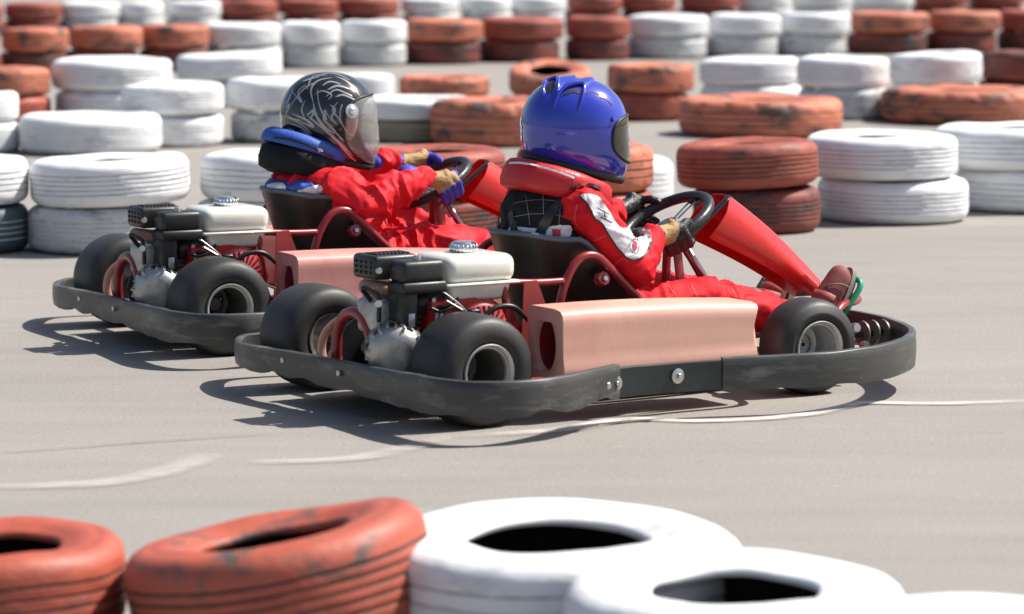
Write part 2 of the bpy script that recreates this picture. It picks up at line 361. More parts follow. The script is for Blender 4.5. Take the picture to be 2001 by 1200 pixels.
# near row behind the karts
stack(-200,58,502,[('teal',0,0),('white',0,0)],'stack cut off by left edge behind the rear kart')
stack(60,362,502,[('whited',2,-8),('white',2,8,(0,-2.2),1.05)],'big white stack at far left behind the rear kart',H=.177)
stack(385,655,492,[('white',1,-4),('white',0,6)],'white stack behind the rear engine')
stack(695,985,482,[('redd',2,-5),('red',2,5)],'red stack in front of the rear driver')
stack(1008,1278,472,[('red',0,0),('orange',3,0)],'red stack behind the front driver')
stack(1105,1318,405,[('white',0,0)],'peeping out just right of the front driver',H=.20)
stack(1330,1598,462,[('redd',2,14,(0,0),.94),('red',2,-2,(0,-2.5),1.05)],'red stack above the front steering wheel')
stack(1588,1888,443,[('white',2,6),('white',2,-18)],'white stack right of the red one, behind the front kart')
stack(1838,2140,421,[('white',0,30),('white',4,-20)],'white stack at the right edge')
# loose tyres and short stacks in the middle of the track island
stack(-80,98,247,[('salmon',2),('orange',0)],'short red stack by the left edge, middle row',H=.17)
stack(-150,38,303,[('white',0),('white',1)],'small white stack touching the left edge',H=.16)
stack(105,342,243,[('white',1),('white',0)],'white stack with open top, upper left',H=.19)
stack(40,322,307,[('white',2)],'lying alone low in front of the left white stacks',H=.205)
stack(243,438,290,[('white',0,0),('white',2,-2,(0,-1.5),1.04)],'white stack half hiding the open-topped one',H=.17)
stack(345,555,210,[('whited',0,0),('white',1,0,(0,-3))],'white stack seen between two others left of the black helmet',H=.17)
stack(446,650,282,[('whited',0),('white',4)],'white stack just left of the black helmet',H=.175)
stack(640,765,196,[('white',0)],'small and half hidden behind the black helmet',H=.17)
stack(692,930,281,[('olive',2,0),('white',0,0)],'olive sided stack right of the black helmet',H=.12)
stack(782,962,192,[('orange',3)],'lying flat beyond the olive sided stack',H=.14)
stack(836,1090,290,[('orange',3)],'thick and chipped, left of the blue helmet',H=.25)
g=onz(1075,208); tyre((1072-1000)/290,g.y+.35,.070,.27,.17,'orange',4,'orange-red tyre tilted to show its dark hole, above the blue helmet',(13,0))
stack(1182,1352,238,[('red',3),('orange',3)],'red stack with black patches right of the blue helmet',H=.17)
stack(1328,1650,273,[('orange',3)],'large truck size one lying right of the blue helmet',H=.215)
stack(1366,1562,222,[('white',0),('white',1,0,(0,-2))],'left one of three white stacks, upper right',H=.17)
stack(1560,1742,236,[('whited',0),('white',2)],'middle one of three white stacks, upper right',H=.19)
stack(1738,1920,225,[('white',2),('white',2,0,(0,-3))],'right one of three white stacks, upper right',H=.19)
stack(1912,2090,220,[('redd',0),('redd',0)],'dark red stack at the right edge, middle row',H=.19)
stack(1720,2052,248,[('orange',3)],'large truck size one lying by the right edge',H=.21)
# far row
ordn=['first','second','third','fourth','fifth','sixth','seventh','eighth','ninth','tenth','eleventh','twelfth','thirteenth','fourteenth','fifteenth']
def vbC(u): return 153-.0335*u+(4e-6*u*u)
rowC=[(-120,0,'r'),(0,130,'r'),(130,275,'r'),(275,410,'r'),(398,548,'w'),(545,662,'w'),(660,792,'w'),(790,940,'r'),(940,1100,'r'),(1102,1226,'r'),(1226,1382,'w'),(1382,1522,'w'),(1520,1655,'w'),(1655,1812,'r'),(1812,1950,'r'),(1950,2100,'r')]
for i,(a,b,c) in enumerate(rowC):
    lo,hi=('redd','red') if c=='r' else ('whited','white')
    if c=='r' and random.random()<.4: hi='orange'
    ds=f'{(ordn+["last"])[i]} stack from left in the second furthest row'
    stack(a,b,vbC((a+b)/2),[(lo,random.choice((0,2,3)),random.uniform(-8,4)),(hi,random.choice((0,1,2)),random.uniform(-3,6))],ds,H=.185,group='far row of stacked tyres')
def vbD(u): return 72-.018*u
rowD=[(-90,10,'r'),(12,122,'r'),(120,236,'w'),(232,322,'w'),(322,428,'w'),(425,548,'r'),(546,660,'r'),(660,782,'r'),(788,900,'w'),(900,1000,'w'),(998,1108,'w'),(1106,1215,'r'),(1212,1325,'r'),(1325,1440,'r'),(1440,1550,'w'),(1548,1665,'w'),(1662,1780,'w'),(1780,1890,'r'),(1888,2000,'r')]
nm=ordn+['sixteenth','seventeenth','eighteenth','last']
for i,(a,b,c) in enumerate(rowD):
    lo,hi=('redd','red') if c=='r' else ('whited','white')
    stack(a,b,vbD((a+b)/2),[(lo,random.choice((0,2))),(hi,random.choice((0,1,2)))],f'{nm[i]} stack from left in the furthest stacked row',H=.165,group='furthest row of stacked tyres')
for i,(a,b,c) in enumerate([(330,430,'red'),(430,530,'red'),(530,625,'orange'),(625,720,'red')]):
    stack(a,b,26,[(c,0)],'peeping over the furthest row, {X} of four'.replace('{X}',ordn[i]),H=.36)
# foreground row
def ftyre(u,vh,Rr,H,colr,kind,label,tilt=(0,0),zo=0):
    s=(vh+179)/(CH-H+.01-zo); d=FPX/s; y=d/ math.cos(PITCH); x=(u-1000.5)/s
    return tyre(x,y-.02,zo,Rr,H,colr,kind,label,tilt,'painted tyres along the near edge of the track')
ftyre(-30,1076,.232,.165,'salmon',0,'red tyre cut off by the lower left corner')
ftyre(560,1052,.272,.20,'salmon',2,'large red tyre tipped up on its right side, lower left foreground',(-2,-10),.0)
ftyre(1088,1056,.328,.185,'white',1,'white tyre in the foreground, next to the tipped red one',(0,0))
ftyre(1445,1158,.288,.18,'white',4,'white tyre in the foreground overlapping the first white one at its right',(0,0))
ftyre(1950,1250,.29,.18,'white',2,'white tyre barely showing at the lower right corner')
# ------------------------------------------------ kart
def wheel(kart,x,y,r,wd,side,front,steer=0):
    """part wheel (rim mesh) > tyre, hub ; side=-1 right"""
    o=side; hw=wd/2
    rim=[(.016,o*(-hw+.02)),(.040,o*(-hw+.022)),(.052,o*(-hw+.03)),(.058,o*(hw-.035)),(.063,o*(hw-.012)),(.066,o*(hw-.002)),(.0705,o*(hw+.002)),(.073,o*(hw-.002)),(.071,o*(hw-.010)),(.060,o*(hw-.014)),(.060,o*(-hw+.014)),(.071,o*(-hw+.008)),(.070,o*(-hw)),(.062,o*(-hw+.004)),(.055,o*(-hw+.012)),(.016,o*(-hw+.014))]
    V,F=lathe(rim,56,'y'); k=len(rim)
    mi=[]
    for i in range(56):
        for q in range(k-1): mi.append(0 if 3<q<10 or front else 1)
    wh=mesh('wheel',V,F,None,kart,mats=['rim','rimdark'],mi=mi,loc=(x,y,r)); wh.rotation_euler=(0,0,R(steer)); sharp(wh,35)
    P=[(.069,-hw+.010),(.078,-hw+.002),(.092,-hw-.004),(r-.032,-hw-.002),(r-.016,-hw+.004),(r-.006,-hw+.014),(r-.002,-hw+.028),(r,-hw*.45),(r+.0008,0),(r,hw*.45),(r-.002,hw-.028),(r-.006,hw-.014),(r-.0125,hw-.0065),(r-.016,hw-.004),(r-.0185,hw-.0048),(r-.032,hw+.002),(.100,hw+.004),(.097,hw+.0025),(.094,hw+.004),(.086,hw+.002),(.078,hw-.002),(.069,hw-.010)]
    mesh('tyre',*lathe(P,80,'y'),'rubber',wh)
    if front:
        hp=[(.0001,o*(-hw+.044)),(.010,o*(-hw+.044)),(.012,o*(-hw+.038)),(.020,o*(-hw+.038)),(.021,o*(-hw+.034)),(.027,o*(-hw+.034)),(.029,o*(-hw+.040)),(.033,o*(-hw+.040)),(.035,o*(-hw+.024))]
        sharp(mesh('hub',*lathe(hp,32,'y'),'steel',wh),30)
        b=merge(*[lathe([(.0001,o*(-hw+.046)),(.006,o*(-hw+.046)),(.006,o*(-hw+.03))],6,'y')]); mesh('bolt',*b,'black',wh)
    else:
        hp=[(.0001,o*(-hw+.060)),(.018,o*(-hw+.060)),(.022,o*(-hw+.055)),(.022,o*(-hw+.03)),(.04,o*(-hw+.028)),(.042,o*(-hw+.015))]
        sharp(mesh('hub',*lathe(hp,24,'y'),'rimdark',wh),30)
        for j in range(4):
            a=j*math.pi/2+.4; mesh('bolt',*lathe([(.0001,o*(-hw+.036)),(.007,o*(-hw+.036)),(.007,o*(-hw+.02))],6,'y',at=(.032*math.cos(a),0,.032*math.sin(a))),'steel',wh)
    return wh
def band(name,pts,z0f,z1f,th,m,parent,sub=10,tear=0,closed=False,bulge=.003):
    P=spline([(*p,0) for p in pts],sub,closed); n=len(P); V=[];F=[]
    for i,p in enumerate(P):
        t=(P[min(n-1,i+1)]-P[max(0,i-1)]).normalized(); o=Vector((t.y,-t.x,0)); f=i/(n-1); z0=z0f(f); z1=z1f(f)
        zb=z0+(tear*max(0,noise.noise(Vector((p.x*9,p.y*9,1.7))))*1.6+tear*.22*noise.noise(Vector((p.x*30,p.y*30,2)))if tear else 0)
        zt=z1+.0015*noise.noise(Vector((p.x*14,p.y*14,7)))
        wob=.0022*noise.noise(Vector((p.x*4,p.y*4,4)))
        for dz,do in ((0,0),(.25,bulge*.7),(.5,bulge),(.75,bulge*.7),(.97,.001),(1,-.002),(1,-th+.002),(.97,-th),(.5,-th+bulge*.6),(0,-th)):
            V.append(p+o*(do+wob)+Vector((0,0,zb+(zt-zb)*dz)))
    k=10
    for i in range(n-1):
        for q in range(k): q2=(q+1)%k; F.append((i*k+q,i*k+q2,(i+1)*k+q2,(i+1)*k+q))
    F.append(tuple(range(k))); F.append(tuple((n-1)*k+q for q in range(k))[::-1])
    return sharp(mesh(name,V,F,m,parent),50)
def disc(name,c,nrm,r,h,m,parent,n=24):
    q=Vector(nrm).to_track_quat('Z','Y')
    V,F=lathe([(.0001,0),(r,0),(r,h*.7),(r*.85,h),(.0001,h)],n,'z')
    return sharp(mesh(name,[Vector(c)+q@Vector(v) for v in V],F,m,parent),35)
def make_kart(loc,label,podm='pod'):
    K=empty('go_kart',loc,PSI)
    tag(K,label,'go-kart','red rental karts side by side')
    wheel(K,0,-.388,.14,.175,-1,False); wheel(K,0,.388,.14,.175,1,False)
    wheel(K,1.045,-.405,.127,.125,-1,True,-3); wheel(K,1.045,.405,.127,.125,1,True,-3)
    # bumper ring : rear band, side strips, front band
    rear=[(.26,.59),(.12,.62),(0,.64),(-.10,.625),(-.172,.53),(-.210,.42),(-.218,.30),(-.205,0),(-.214,-.30),(-.222,-.44),(-.222,-.56),(-.185,-.655),(-.10,-.715),(0,-.725),(.12,-.69),(.30,-.605)]
    band('rear_bumper',rear,lambda f:.066,lambda f:.126+.029*min(1,max(0,(f-.30)/.33)),.020,'bumper',K,tear=.014)
    for s in (-1,1):
        sp=[(.24,s*.605),(.40,s*.60),(.55,s*.615),(.66,s*.645)]
        if s<0: sp=sp
        V=band('side_strip',sp if s<0 else sp[::-1],lambda f:.070,lambda f:.146,.008,'plate',K,bulge=0)
        for (px,pz) in ((.285,.108),(.475,.112)):
            w0=disc('washer',(px,s*(.607+.0+(px>.4)*.0),pz),(0,s,0),.019,.005,'steel',K)
            disc('bolt',(px,s*(.612),pz),(0,s,0),.007,.009,'steel',w0,n=6)
    fr=[(.60,-.630),(.72,-.675),(.86,-.715),(1.0,-.71),(1.15,-.66),(1.29,-.555),(1.39,-.41),(1.45,-.23),(1.468,0),(1.45,.23),(1.39,.41),(1.29,.555),(1.15,.66),(1.0,.71),(.86,.715),(.72,.675),(.60,.630)]
    band('front_bumper',fr,lambda f:.067,lambda f:.152+.010*math.sin(f*math.pi),.020,'bumper',K,tear=.005)
    for (px,py,nx_,ny_) in ((-.207,.19,-1,0),(-.207,-.10,-1,0),(-.212,-.0,-1,0),(.23,-.655,.3,-1)):
        if py==-.0: continue
        disc('rivet',(px-.006 if nx_<0 else px,py,.112),(nx_,ny_,0),.0085,.005,'steel',K,16)
    # tubular chassis
    for s in (-1,1):
        tube('chassis_rail',[(-.17,s*.20,.08),(.1,s*.21,.07),(.5,s*.27,.065),(.9,s*.26,.065),(1.2,s*.20,.07),(1.42,s*.14,.09)],.014,'chassis',K)
        tube('side_bar',[(.30,s*.30,.09),(.34,s*.50,.085),(.6,s*.52,.085),(.84,s*.50,.085),(.9,s*.28,.09)],.011,'chassis',K)
        # loop over the front bumper
    tube('front_loop',[(1.30,-.23,.09),(1.27,-.24,.16),(1.31,-.22,.197),(1.42,-.15,.20),(1.45,-.08,.20),(1.46,.05,.20),(1.44,.15,.19),(1.34,.23,.18),(1.30,.24,.10)],.012,'chassis',K,sub=10)
    tube('front_cross_tube',[(1.2,-.33,.11),(1.23,-.1,.10),(1.23,.1,.10),(1.2,.33,.11)],.013,'chassis',K)
    tube('nose_brace',[(1.30,-.24,.10),(1.42,-.25,.105),(1.47,-.15,.11)],.009,'chassis',K)
    for s in (-1,1):
        rbox('stub_axle',(1.01,1.10,s*.31-.02,s*.31+.02,.085,.185),'chassis',K,.008)
        tube('tie_rod',[(1.13,s*.30,.115),(1.10,s*.05,.12)],.006,'steel',K,sub=2)
        sp=tube('bumper_spring',[(1.30,s*.30,.125),(1.41,s*.30,.13)],.009,'black',K,sub=2)
        for j in range(3):
            disc('spring_plate',(1.315+j*.035,s*.30,.13),(1,0,0),.034,.007,'rimdark',sp,20)
    disc('ball_joint',(1.26,-.33,.15),(0,-1,.2),.014,.02,'steel',K,12); disc('ball_joint',(1.27,-.36,.105),(0,-1,.2),.012,.02,'steel',K,12)
    tube('axle',[(0,-.33,.14),(0,.33,.14)],.016,'steel',K,sub=2)
    sharp(mesh('brake_disc',*lathe([(.02,.10),(.085,.10),(.085,.107),(.02,.107)],32,'y',closed=True,at=(0,.02,.14)),'black',K),30)
    rbox('rear_plate',(-.17,.30,-.20,.22,.072,.078),'black',K,.002,1)
    rbox('floor_pan',(.42,1.25,-.25,.25,.050,.056),'black',K,.002,1)
    # rear hoops
    tube('rear_hoop',[(-.150,.010,.09),(-.160,.005,.15),(-.162,-.005,.205),(-.160,-.035,.247),(-.158,-.085,.262),(-.158,-.135,.245),(-.160,-.170,.20),(-.162,-.195,.14),(-.150,-.20,.09)],.0145,'chassis',K,sub=10,n=16)
    V,F=tubeVF([(-.165,.055,.10),(-.178,.050,.16),(-.172,.02,.215),(-.13,-.03,.255),(-.07,-.09,.272),(-.02,-.12,.285)],.013,10,12,flat=.35)
    mesh('chain_guard',V,F,'pod',K)
    # seat
    ns,nr=44,26; V=[];F=[]
    def seatpt(a,h,off=0):
        # a -1..1 across (wraps from right side over back to left side), h 0..1 up
        ang=a*R(118); c,s=math.cos(ang),math.sin(ang)
        top=.432-.012*max(0,min(1,(abs(a)-.25)/.2))-.235*max(0,(abs(a)-.60)/.40)**1.3
        wx,wy=.140+.030*h,.155+.018*h
        z=.075+(top-.075)*h
        cx=.585-.050*z/.43
        f=.80*min(1,h/.25)**.35+.20*h
        return Vector((cx-c*(wx+off)*f*1.18+ (0.06 if abs(a)>.8 else 0)*(abs(a)-.8)*5, s*(wy+off)*f*1.12, z))
    for k,off in ((0,0),(1,-.008)):
        for i in range(ns+1):
            for j in range(nr+1):
                V.append(seatpt(-1+2*i/ns,j/nr,off))
    o=(ns+1)*(nr+1)
    for i in range(ns):
        for j in range(nr):
            a=i*(nr+1)+j; F.append((a,a+1,a+nr+2,a+nr+1)); F.append((o+a,o+a+nr+1,o+a+nr+2,o+a+1))
    for i in range(ns):
        a=i*(nr+1)+nr; b=a+nr+1; F.append((a,o+a,o+b,b))
    for e in (0,ns):
        for j in range(nr):
            a=e*(nr+1)+j; F.append((a,a+1,o+a+1,o+a))
    st=sharp(mesh('seat',V,F,'seat',K),60)
    tube('seat_edge',[seatpt(-1+2*i/ns,1,-.003)+Vector((0,0,.002)) for i in range(ns+1)],.0075,'lip',st,raw=True)
    for s in (-1,1):
        tube('seat_hoop',[(.36,s*.225,.085),(.365,s*.225,.20),(.385,s*.225,.30),(.43,s*.225,.372),(.485,s*.225,.382),(.54,s*.225,.34),(.62,s*.225,.265),(.72,s*.225,.20),(.84,s*.23,.12)],.0115,'chassis',K,sub=8,n=14)
        b=disc('seat_bracket',(.510,s*.212,.318),(0,s,.25),.021,.02,'chassis',K,8); disc('bolt',(.510,s*.234,.322),(0,s,.25),.008,.006,'steel',b,8)
    tube('seat_strut',[(.16,-.24,.335),(.28,-.235,.325),(.385,-.225,.322)],.010,'chassis',K)
    tube('seat_strut',[(.19,-.24,.33),(.20,-.25,.20),(.20,-.25,.09)],.009,'chassis',K)
    # side pods : hollow moulded boxes, ends curved in
    for s in (-1,1):
        n=40; prof=[]; V=[];F=[]
        for i in range(n+1):
            t=i/n; x=.205+.615*t
            wl=.0; end=max(0,(t-.90)/.10); curve=.0
            zt=.284-.020*t+.006*math.sin(t*math.pi); zb=.105; xo=0
            ring0=[(.335,zt-.004),(.350,zt),(.455,zt),(.480,zt-.004),(.491,zt-.013),(.494,zt-.030),(.4935,(zt+zb)/2+.02),(.495,(zt+zb)/2-.03),(.500,zb+.03),(.500,zb+.010),(.490,zb),(.350,zb),(.335,zb+.008),(.332,zb+.05),(.332,zt-.03)]
            ring=[]
            for e in range(len(ring0)):
                p_,q_=ring0[e],ring0[(e+1)%len(ring0)]; m_=max(1,int(math.hypot(p_[0]-q_[0],p_[1]-q_[1])/.012)) 
                if i==0: cnt=cnts=(cnts if e else [])+[m_]
                m_=cnts[e]
                ring+=[(p_[0]+(q_[0]-p_[0])*h_/m_,p_[1]+(q_[1]-p_[1])*h_/m_) for h_ in range(m_)]
            for y_,z_ in ring:
                q=(z_-zb)/(zt-zb)
                xx=x
                if t>.85: xx=x-((t-.85)/.15)*(.020*math.sin(q*math.pi)+.012*(1-q)*0)
                V.append((xx,s*y_,z_))
        k=len(ring)
        for i in range(n):
            for q in range(k): q2=(q+1)%k; F.append((i*k+q,i*k+q2,(i+1)*k+q2,(i+1)*k+q))
        # front end cap
        F.append(tuple(n*k+q for q in range(k)))
        # rear face with a deep oval recess
        cy,cz=.412,.190
        base=len(V); segs=[]
        rings=[(.80,0,-.004),(.55,1,.0),(.50,1,.012),(.46,1,.09),(.0001,1,.09)]
        for (sc,mix,dx) in rings:
            for q,(y_,z_) in enumerate(ring):
                yy=cy+(y_-cy)*(sc if not mix else 1); zz=cz+(z_-cz)*(sc if not mix else 1)
                if mix:
                    a=math.atan2((z_-cz)/.09,(y_-cy)/.08); yy=cy+math.cos(a)*.088*sc; zz=cz+math.sin(a)*.128*sc
                V.append((.205+dx,s*yy,zz))
        mi=[0]*len(F)
        prev=0
        for ri in range(len(rings)):
            cur=base+ri*k
            for q in range(k):
                q2=(q+1)%k; F.append((prev+q2,prev+q,cur+q,cur+q2)); mi.append(1 if ri>=3 else 0)
            prev=cur
        o=mesh('side_pod',V,F,None,K,mats=[podm,'chassis'],mi=mi); sharp(o,55)
    # ---------------- engine
    tk=rbox('fuel_tank',(.012,.222,-.262,-.075,.335,.408),'tank',K,.028,4)
    lowt=rbox('tank_bottom',(.022,.214,-.252,-.085,.290,.338),'tank',tk,.012,3,taper=(.86,.9))
    sm=rbox('tank_seam',(.006,.228,-.268,-.069,.331,.339),'tank',tk,.003,1)
    cap=mesh('tank_cap',*lathe([(.0001,.024),(.026,.024),(.0325,.020),(.034,.014),(.034,0),(.031,-.006)],40,'z',at=(.118,-.165,.411)),'chrome',tk); sharp(cap,30)
    bm=[]
    for j in range(20):
        a=j*math.pi/10; bm.append(box(-.003,.003,-.002,.002,-.003,.014)); V,F=bm[-1]
        bm[-1]=([Vector((.118,-.165,.413))+Matrix.Rotation(a,3,'Z')@(Vector(v)+Vector((.034,0,0))) for v in V],F)
    mesh('cap_ridges',*merge(*bm),'chrome',cap)
    ab=rbox('air_cleaner',(-.128,-.002,-.276,-.200,.349,.405),'blackp',K,.014,3)
    rbox('air_cleaner_base',(-.131,.001,-.279,-.196,.322,.352),'blackp',ab,.008,2)
    rbox('intake_elbow',(-.125,-.070,-.255,-.19,.225,.335),'blackp',ab,.010,2)
    mesh('carburettor',*merge(box(-.07,.02,-.235,-.10,.262,.325)),'black',K)
    tl=rbox('warning_sticker',(-.102,-.084,-.2585,-.2555,.238,.272),'silver',ab,.001,1)
    for j,(px,pz) in enumerate(((-.118,.243),(-.02,.30),(-.02,.262),(-.03,.325))):
        disc('bolt',(px,-.252 if j==0 else -.237,pz),(0,-1,0),.007,.008,'steel',ab,8)
    mf=rbox('muffler',(-.160,-.03,-.190,-.075,.352,.414),'blackp',K,.012,3)
    sl_=[box(-.142+j*.0115,-.137+j*.0115,-.17,-.115,.4132,.4175) for j in range(9)]
    mesh('muffler_louvres',*merge(*sl_),'black',mf)
    sl_=[box(-.1630,-.1595,-.172+j*.024,-.163+j*.024,.366+k*.013,.373+k*.013) for j in range(4) for k in range(3)]
    mesh('muffler_holes',*merge(*sl_),'black',mf)
    disc('bolt',(-.150,-.190,.378),(-.3,-1,0),.009,.012,'steel',mf,8)
    tube('exhaust_pipe',[(-.155,-.13,.332),(-.15,-.155,.332),(-.11,-.17,.325),(-.06,-.17,.30)],.019,'rust',K)
    cy_=[]
    for j in range(9): cy_.append(box(-.115,-.0,-.205,-.07,.195+j*.0145,.201+j*.0145))
    cy_.append(box(-.10,-.015,-.19,-.08,.18,.33))
    mesh('cooling_fins',*merge(*cy_),'alu',K,smooth=False)
    rbox('rocker_cover',(-.165,-.105,-.20,-.10,.215,.305),'alu',K,.016,3)
    tube('spark_plug_lead',[(-.16,-.17,.30),(-.19,-.18,.335),(-.165,-.21,.32),(-.155,-.20,.25)],.006,'black',K)
    disc('spark_plug',(-.160,-.205,.295),(-.5,-1,.2),.010,.022,'tank',K,12)
    # crankcase & ribbed drum cover
    rbox('crankcase',(-.06,.20,-.19,-.03,.085,.20),'alu',K,.018,3)
    V,F=lathe([(.0001,-.055),(.035,-.055),(.055,-.048),(.070,-.032),(.074,-.010),(.074,.03),(.06,.05),(.0001,.05)],48,'y')
    q=Matrix.Rotation(R(-30),3,'Z')@Matrix.Rotation(R(12),3,'X'); c0=Vector((-.118,-.215,.178))
    dr=mesh('clutch_cover',[c0+q@Vector(v) for v in V],F,'alu',K); sharp(dr,40)
    rb=[]
    for j in range(14):
        a=R(20+j*17); bx=box(.042,.0758,-.040+.006*(j%3),.034,-.003,.003); m3=Matrix.Rotation(-a,3,'Y')
        rb.append(([c0+q@(m3@Vector(v)) for v in bx[0]],bx[1]))
    mesh('cover_ribs',*merge(*rb),'alu',dr,smooth=False)
    rb=[]
    for j in range(6):
        a=R(60+j*34); bx=box(.050,.0752,-.03,-.010,-.007,.007); m3=Matrix.Rotation(-a,3,'Y')
        rb.append(([c0+q@(m3@Vector(v)) for v in bx[0]],bx[1]))
    mesh('cover_vents',*merge(*rb),'black',dr,smooth=False)
    rbox('engine_mount',(-.16,-.06,-.25,-.17,.075,.115),'chassis',K,.006,1)
    # cowl with recoil starter
    V=[];F=[]; out=[(-.035,.300),(-.035,.20),(.0,.13),(.06,.09),(.15,.09),(.205,.13),(.225,.20),(.205,.26),(.16,.29),(.10,.305)]
    for y_,sc in ((-.175,1.0),(-.235,1.0),(-.247,.94)):
        cx_,cz_=.095,.2
        for x_,z_ in out: V.append((cx_+(x_-cx_)*sc,y_,cz_+(z_-cz_)*sc))
    k=len(out)
    for r_ in range(2):
        for q_ in range(k): q2=(q_+1)%k; F.append((r_*k+q_,r_*k+q2,(r_+1)*k+q2,(r_+1)*k+q_))
    F.append(tuple(2*k+q_ for q_ in range(k)))
    cw=mesh('engine_cowl',V,F,'engred',K); sharp(cw,50)
    cc=Vector((.118,-.247,.205))
    V,F=lathe([(.0001,-.030),(.030,-.030),(.040,-.024),(.070,-.016),(.084,-.006),(.090,.002)],48,'y')
    rs=mesh('recoil_starter',[cc+Vector(v) for v in V],F,'engred',cw); sharp(rs,40)
    for j in range(28):
        a=R(j*360/28); bx=box(.046,.074,-.0235,-.0165,-.0022,.0022); bx=([Vector((v[0],v[1]+(v[0]-.046)*.22,v[2])) for v in bx[0]],bx[1]); m3=Matrix.Rotation(-a,3,'Y')
        mesh('cooling_slot',[cc+m3@Vector(v) for v in bx[0]],bx[1],'black',rs,smooth=False)
    rbox('name_sticker',(-.012,.052,-.2505,-.2475,.277,.287),'black',cw,.001,1)
    rbox('number_sticker',(-.020,-.010,-.2505,-.2475,.236,.268),'silver',cw,.001,1)
    rbox('number_sticker',(-.006,.004,-.2505,-.2475,.236,.268),'silver',cw,.001,1)
    rbox('cowl_bracket',(.0,.19,-.23,-.05,.288,.300),'black',K,.004,1)
    # guard panel between engine and seat
    V=[(.235,-.27,.335),(.275,-.27,.335),(.36,-.275,.12),(.22,-.275,.10)]; V+=[(x,y+.004,z) for x,y,z in V]
    sharp(mesh('guard_panel',V,[(0,3,2,1),(4,5,6,7),(0,1,5,4),(1,2,6,5),(2,3,7,6),(3,0,4,7)],'guard',K),30)
    tube('throttle_cable',[(.0,-.268,.30),(.06,-.285,.262),(.10,-.29,.235),(.17,-.30,.19),(.30,-.32,.13)],.0035,'steel',K)
    tube('cable_sheath',[(.085,-.30,.245),(.12,-.305,.275),(.17,-.31,.278),(.21,-.31,.25),(.26,-.315,.195)],lambda f:.0075 if f<.6 else .0075-.009*(f-.6),'seat',K)
    tube('pull_rope',[(-.02,-.27,.33),(.03,-.285,.29),(.075,-.285,.245)],.0025,'steel',K)
    disc('wing_nut',(-.065,-.237,.405),(0,0,1),.010,.010,'steel',ab,8)
    for px,pz in ((.02,.10),(.19,.16),(.19,.12),(.06,.095)): disc('cowl_bolt',(px,-.246,pz),(0,-1,0),.006,.005,'steel',cw,8)
    rbox('starter_handle',(.055,.085,-.300,-.270,.262,.276),'black',K,.004,2)
    tube('fuel_hose',[(.05,-.245,.300),(.03,-.262,.285),(-.01,-.262,.272),(-.04,-.25,.285)],.0045,'black',K)
    tube('wiring',[(-.05,-.18,.24),(-.10,-.20,.20),(-.15,-.17,.16),(-.12,-.12,.10)],.0035,'black',K)
    tube('brake_line',[(.25,-.22,.10),(.1,-.16,.12),(.02,-.02,.16),(.0,.06,.20)],.0035,'black',K)
    # steering
    sc=Vector((.872,0,.434)); th=R(30); d1=Vector((math.cos(th),0,math.sin(th))); N_=Vector((-math.sin(th),0,math.cos(th))); Y=Vector((0,1,0))
    ring=[sc+d1*(.128*math.cos(a))+Y*(.128*math.sin(a)) for a in [i*math.pi/32 for i in range(64)]]
    sw=tube('steering_wheel',ring,.0148,'grip',K,raw=True,closed=True,n=16)
    for a in (0,R(125),R(-125)):
        dr_=d1*math.cos(a)+Y*math.sin(a); pr=N_.cross(dr_)
        for off in (-.009,.009):
            b0=sc+dr_*.02+pr*off; b1=sc+dr_*.105+pr*off*1.3
            V,F=tubeVF([b0-N_*.012,b0+dr_*.03-N_*.008,b1],.0048,4,8,flat=.4); mesh('spoke',V,F,'steel',sw)
        mesh('spoke_cover',*tubeVF([sc+dr_*.095,sc+dr_*.118],.013,1,10,flat=.35),'black',sw)
    disc('hub',sc-N_*.018,N_,.034,.014,'steel',sw,32)
    tube('steering_column',[sc-N_*.01,Vector((.955,0,.33)),Vector((1.09,0,.13))],.0095,'steel',K,sub=3)
    for s in (-1,1):
        V,F=tubeVF([(.892,s*.018,.385),(.898,s*.034,.27),(.91,s*.05,.06)],.015,4,8,flat=.35); mesh('column_support',V,F,'chassis',K)
    tube('column_brace',[(.915,-.025,.375),(1.03,-.05,.20)],.008,'steel',K,sub=2)
    disc('pivot_bolt',(.905,-.055,.385),(0,-1,.1),.017,.018,'black',K,16)
    disc('bolt',(.905,-.073,.387),(0,-1,.1),.007,.006,'steel',K,8)
    V,F=tubeVF([(.905,-.05,.388),(.97,-.045,.432),(1.058,-.035,.496)],.0125,4,8,flat=.3); mesh('fairing_bar',V,F,'black',K)
    # fairing (cross section like an upturned channel, lying on the column)
    A=Vector((1.050,0,.488)); B=Vector((1.385,0,.222)); ax=(B-A).normalized(); dn=Vector((ax.z,0,-ax.x)); 
    if dn.z>0: dn=-dn
    V=[];F=[];n=30
    for k_,off in ((0,0),(1,.004)):
        for i in range(n+1):
            t=i/n; p=A+(B-A)*t; wd=.072-.010*t; dep=.122*(1-.70*t**1.1); crown=.012*math.sin(t*math.pi)
            startb=(1-t)**6
            sec=[(-wd+.006,dep),(-wd,dep*.6),(-wd+.001,dep*.34),(-wd+.008,dep*.15+.006),(-wd+.030,-.010),(-wd*.45,-.016),(0,-.018),(wd*.45,-.016),(wd-.030,-.010),(wd-.008,dep*.15+.006),(wd-.001,dep*.34),(wd,dep*.6),(wd-.006,dep)]
            for y_,d_ in sec:
                dd=d_-crown; lip=0
                pb=p
                V.append(pb+Vector((0,y_*(1-off/.1),0))+dn*(dd+off)-dn*lip*.5)
    k=13; o=(n+1)*k
    for i in range(n):
        for q_ in range(k-1):
            a=i*k+q_; F.append((a,a+1,a+k+1,a+k)); F.append((o+a,o+a+k,o+a+k+1,o+a+1))
        for q_ in (0,k-1): a=i*k+q_; F.append((a,a+k,o+a+k,o+a))
    for i in (0,n):
        for q_ in range(k-1): a=i*k+q_; F.append((a,a+1,o+a+1,o+a))
    sharp(mesh('fairing',V,F,'nose',K),50)
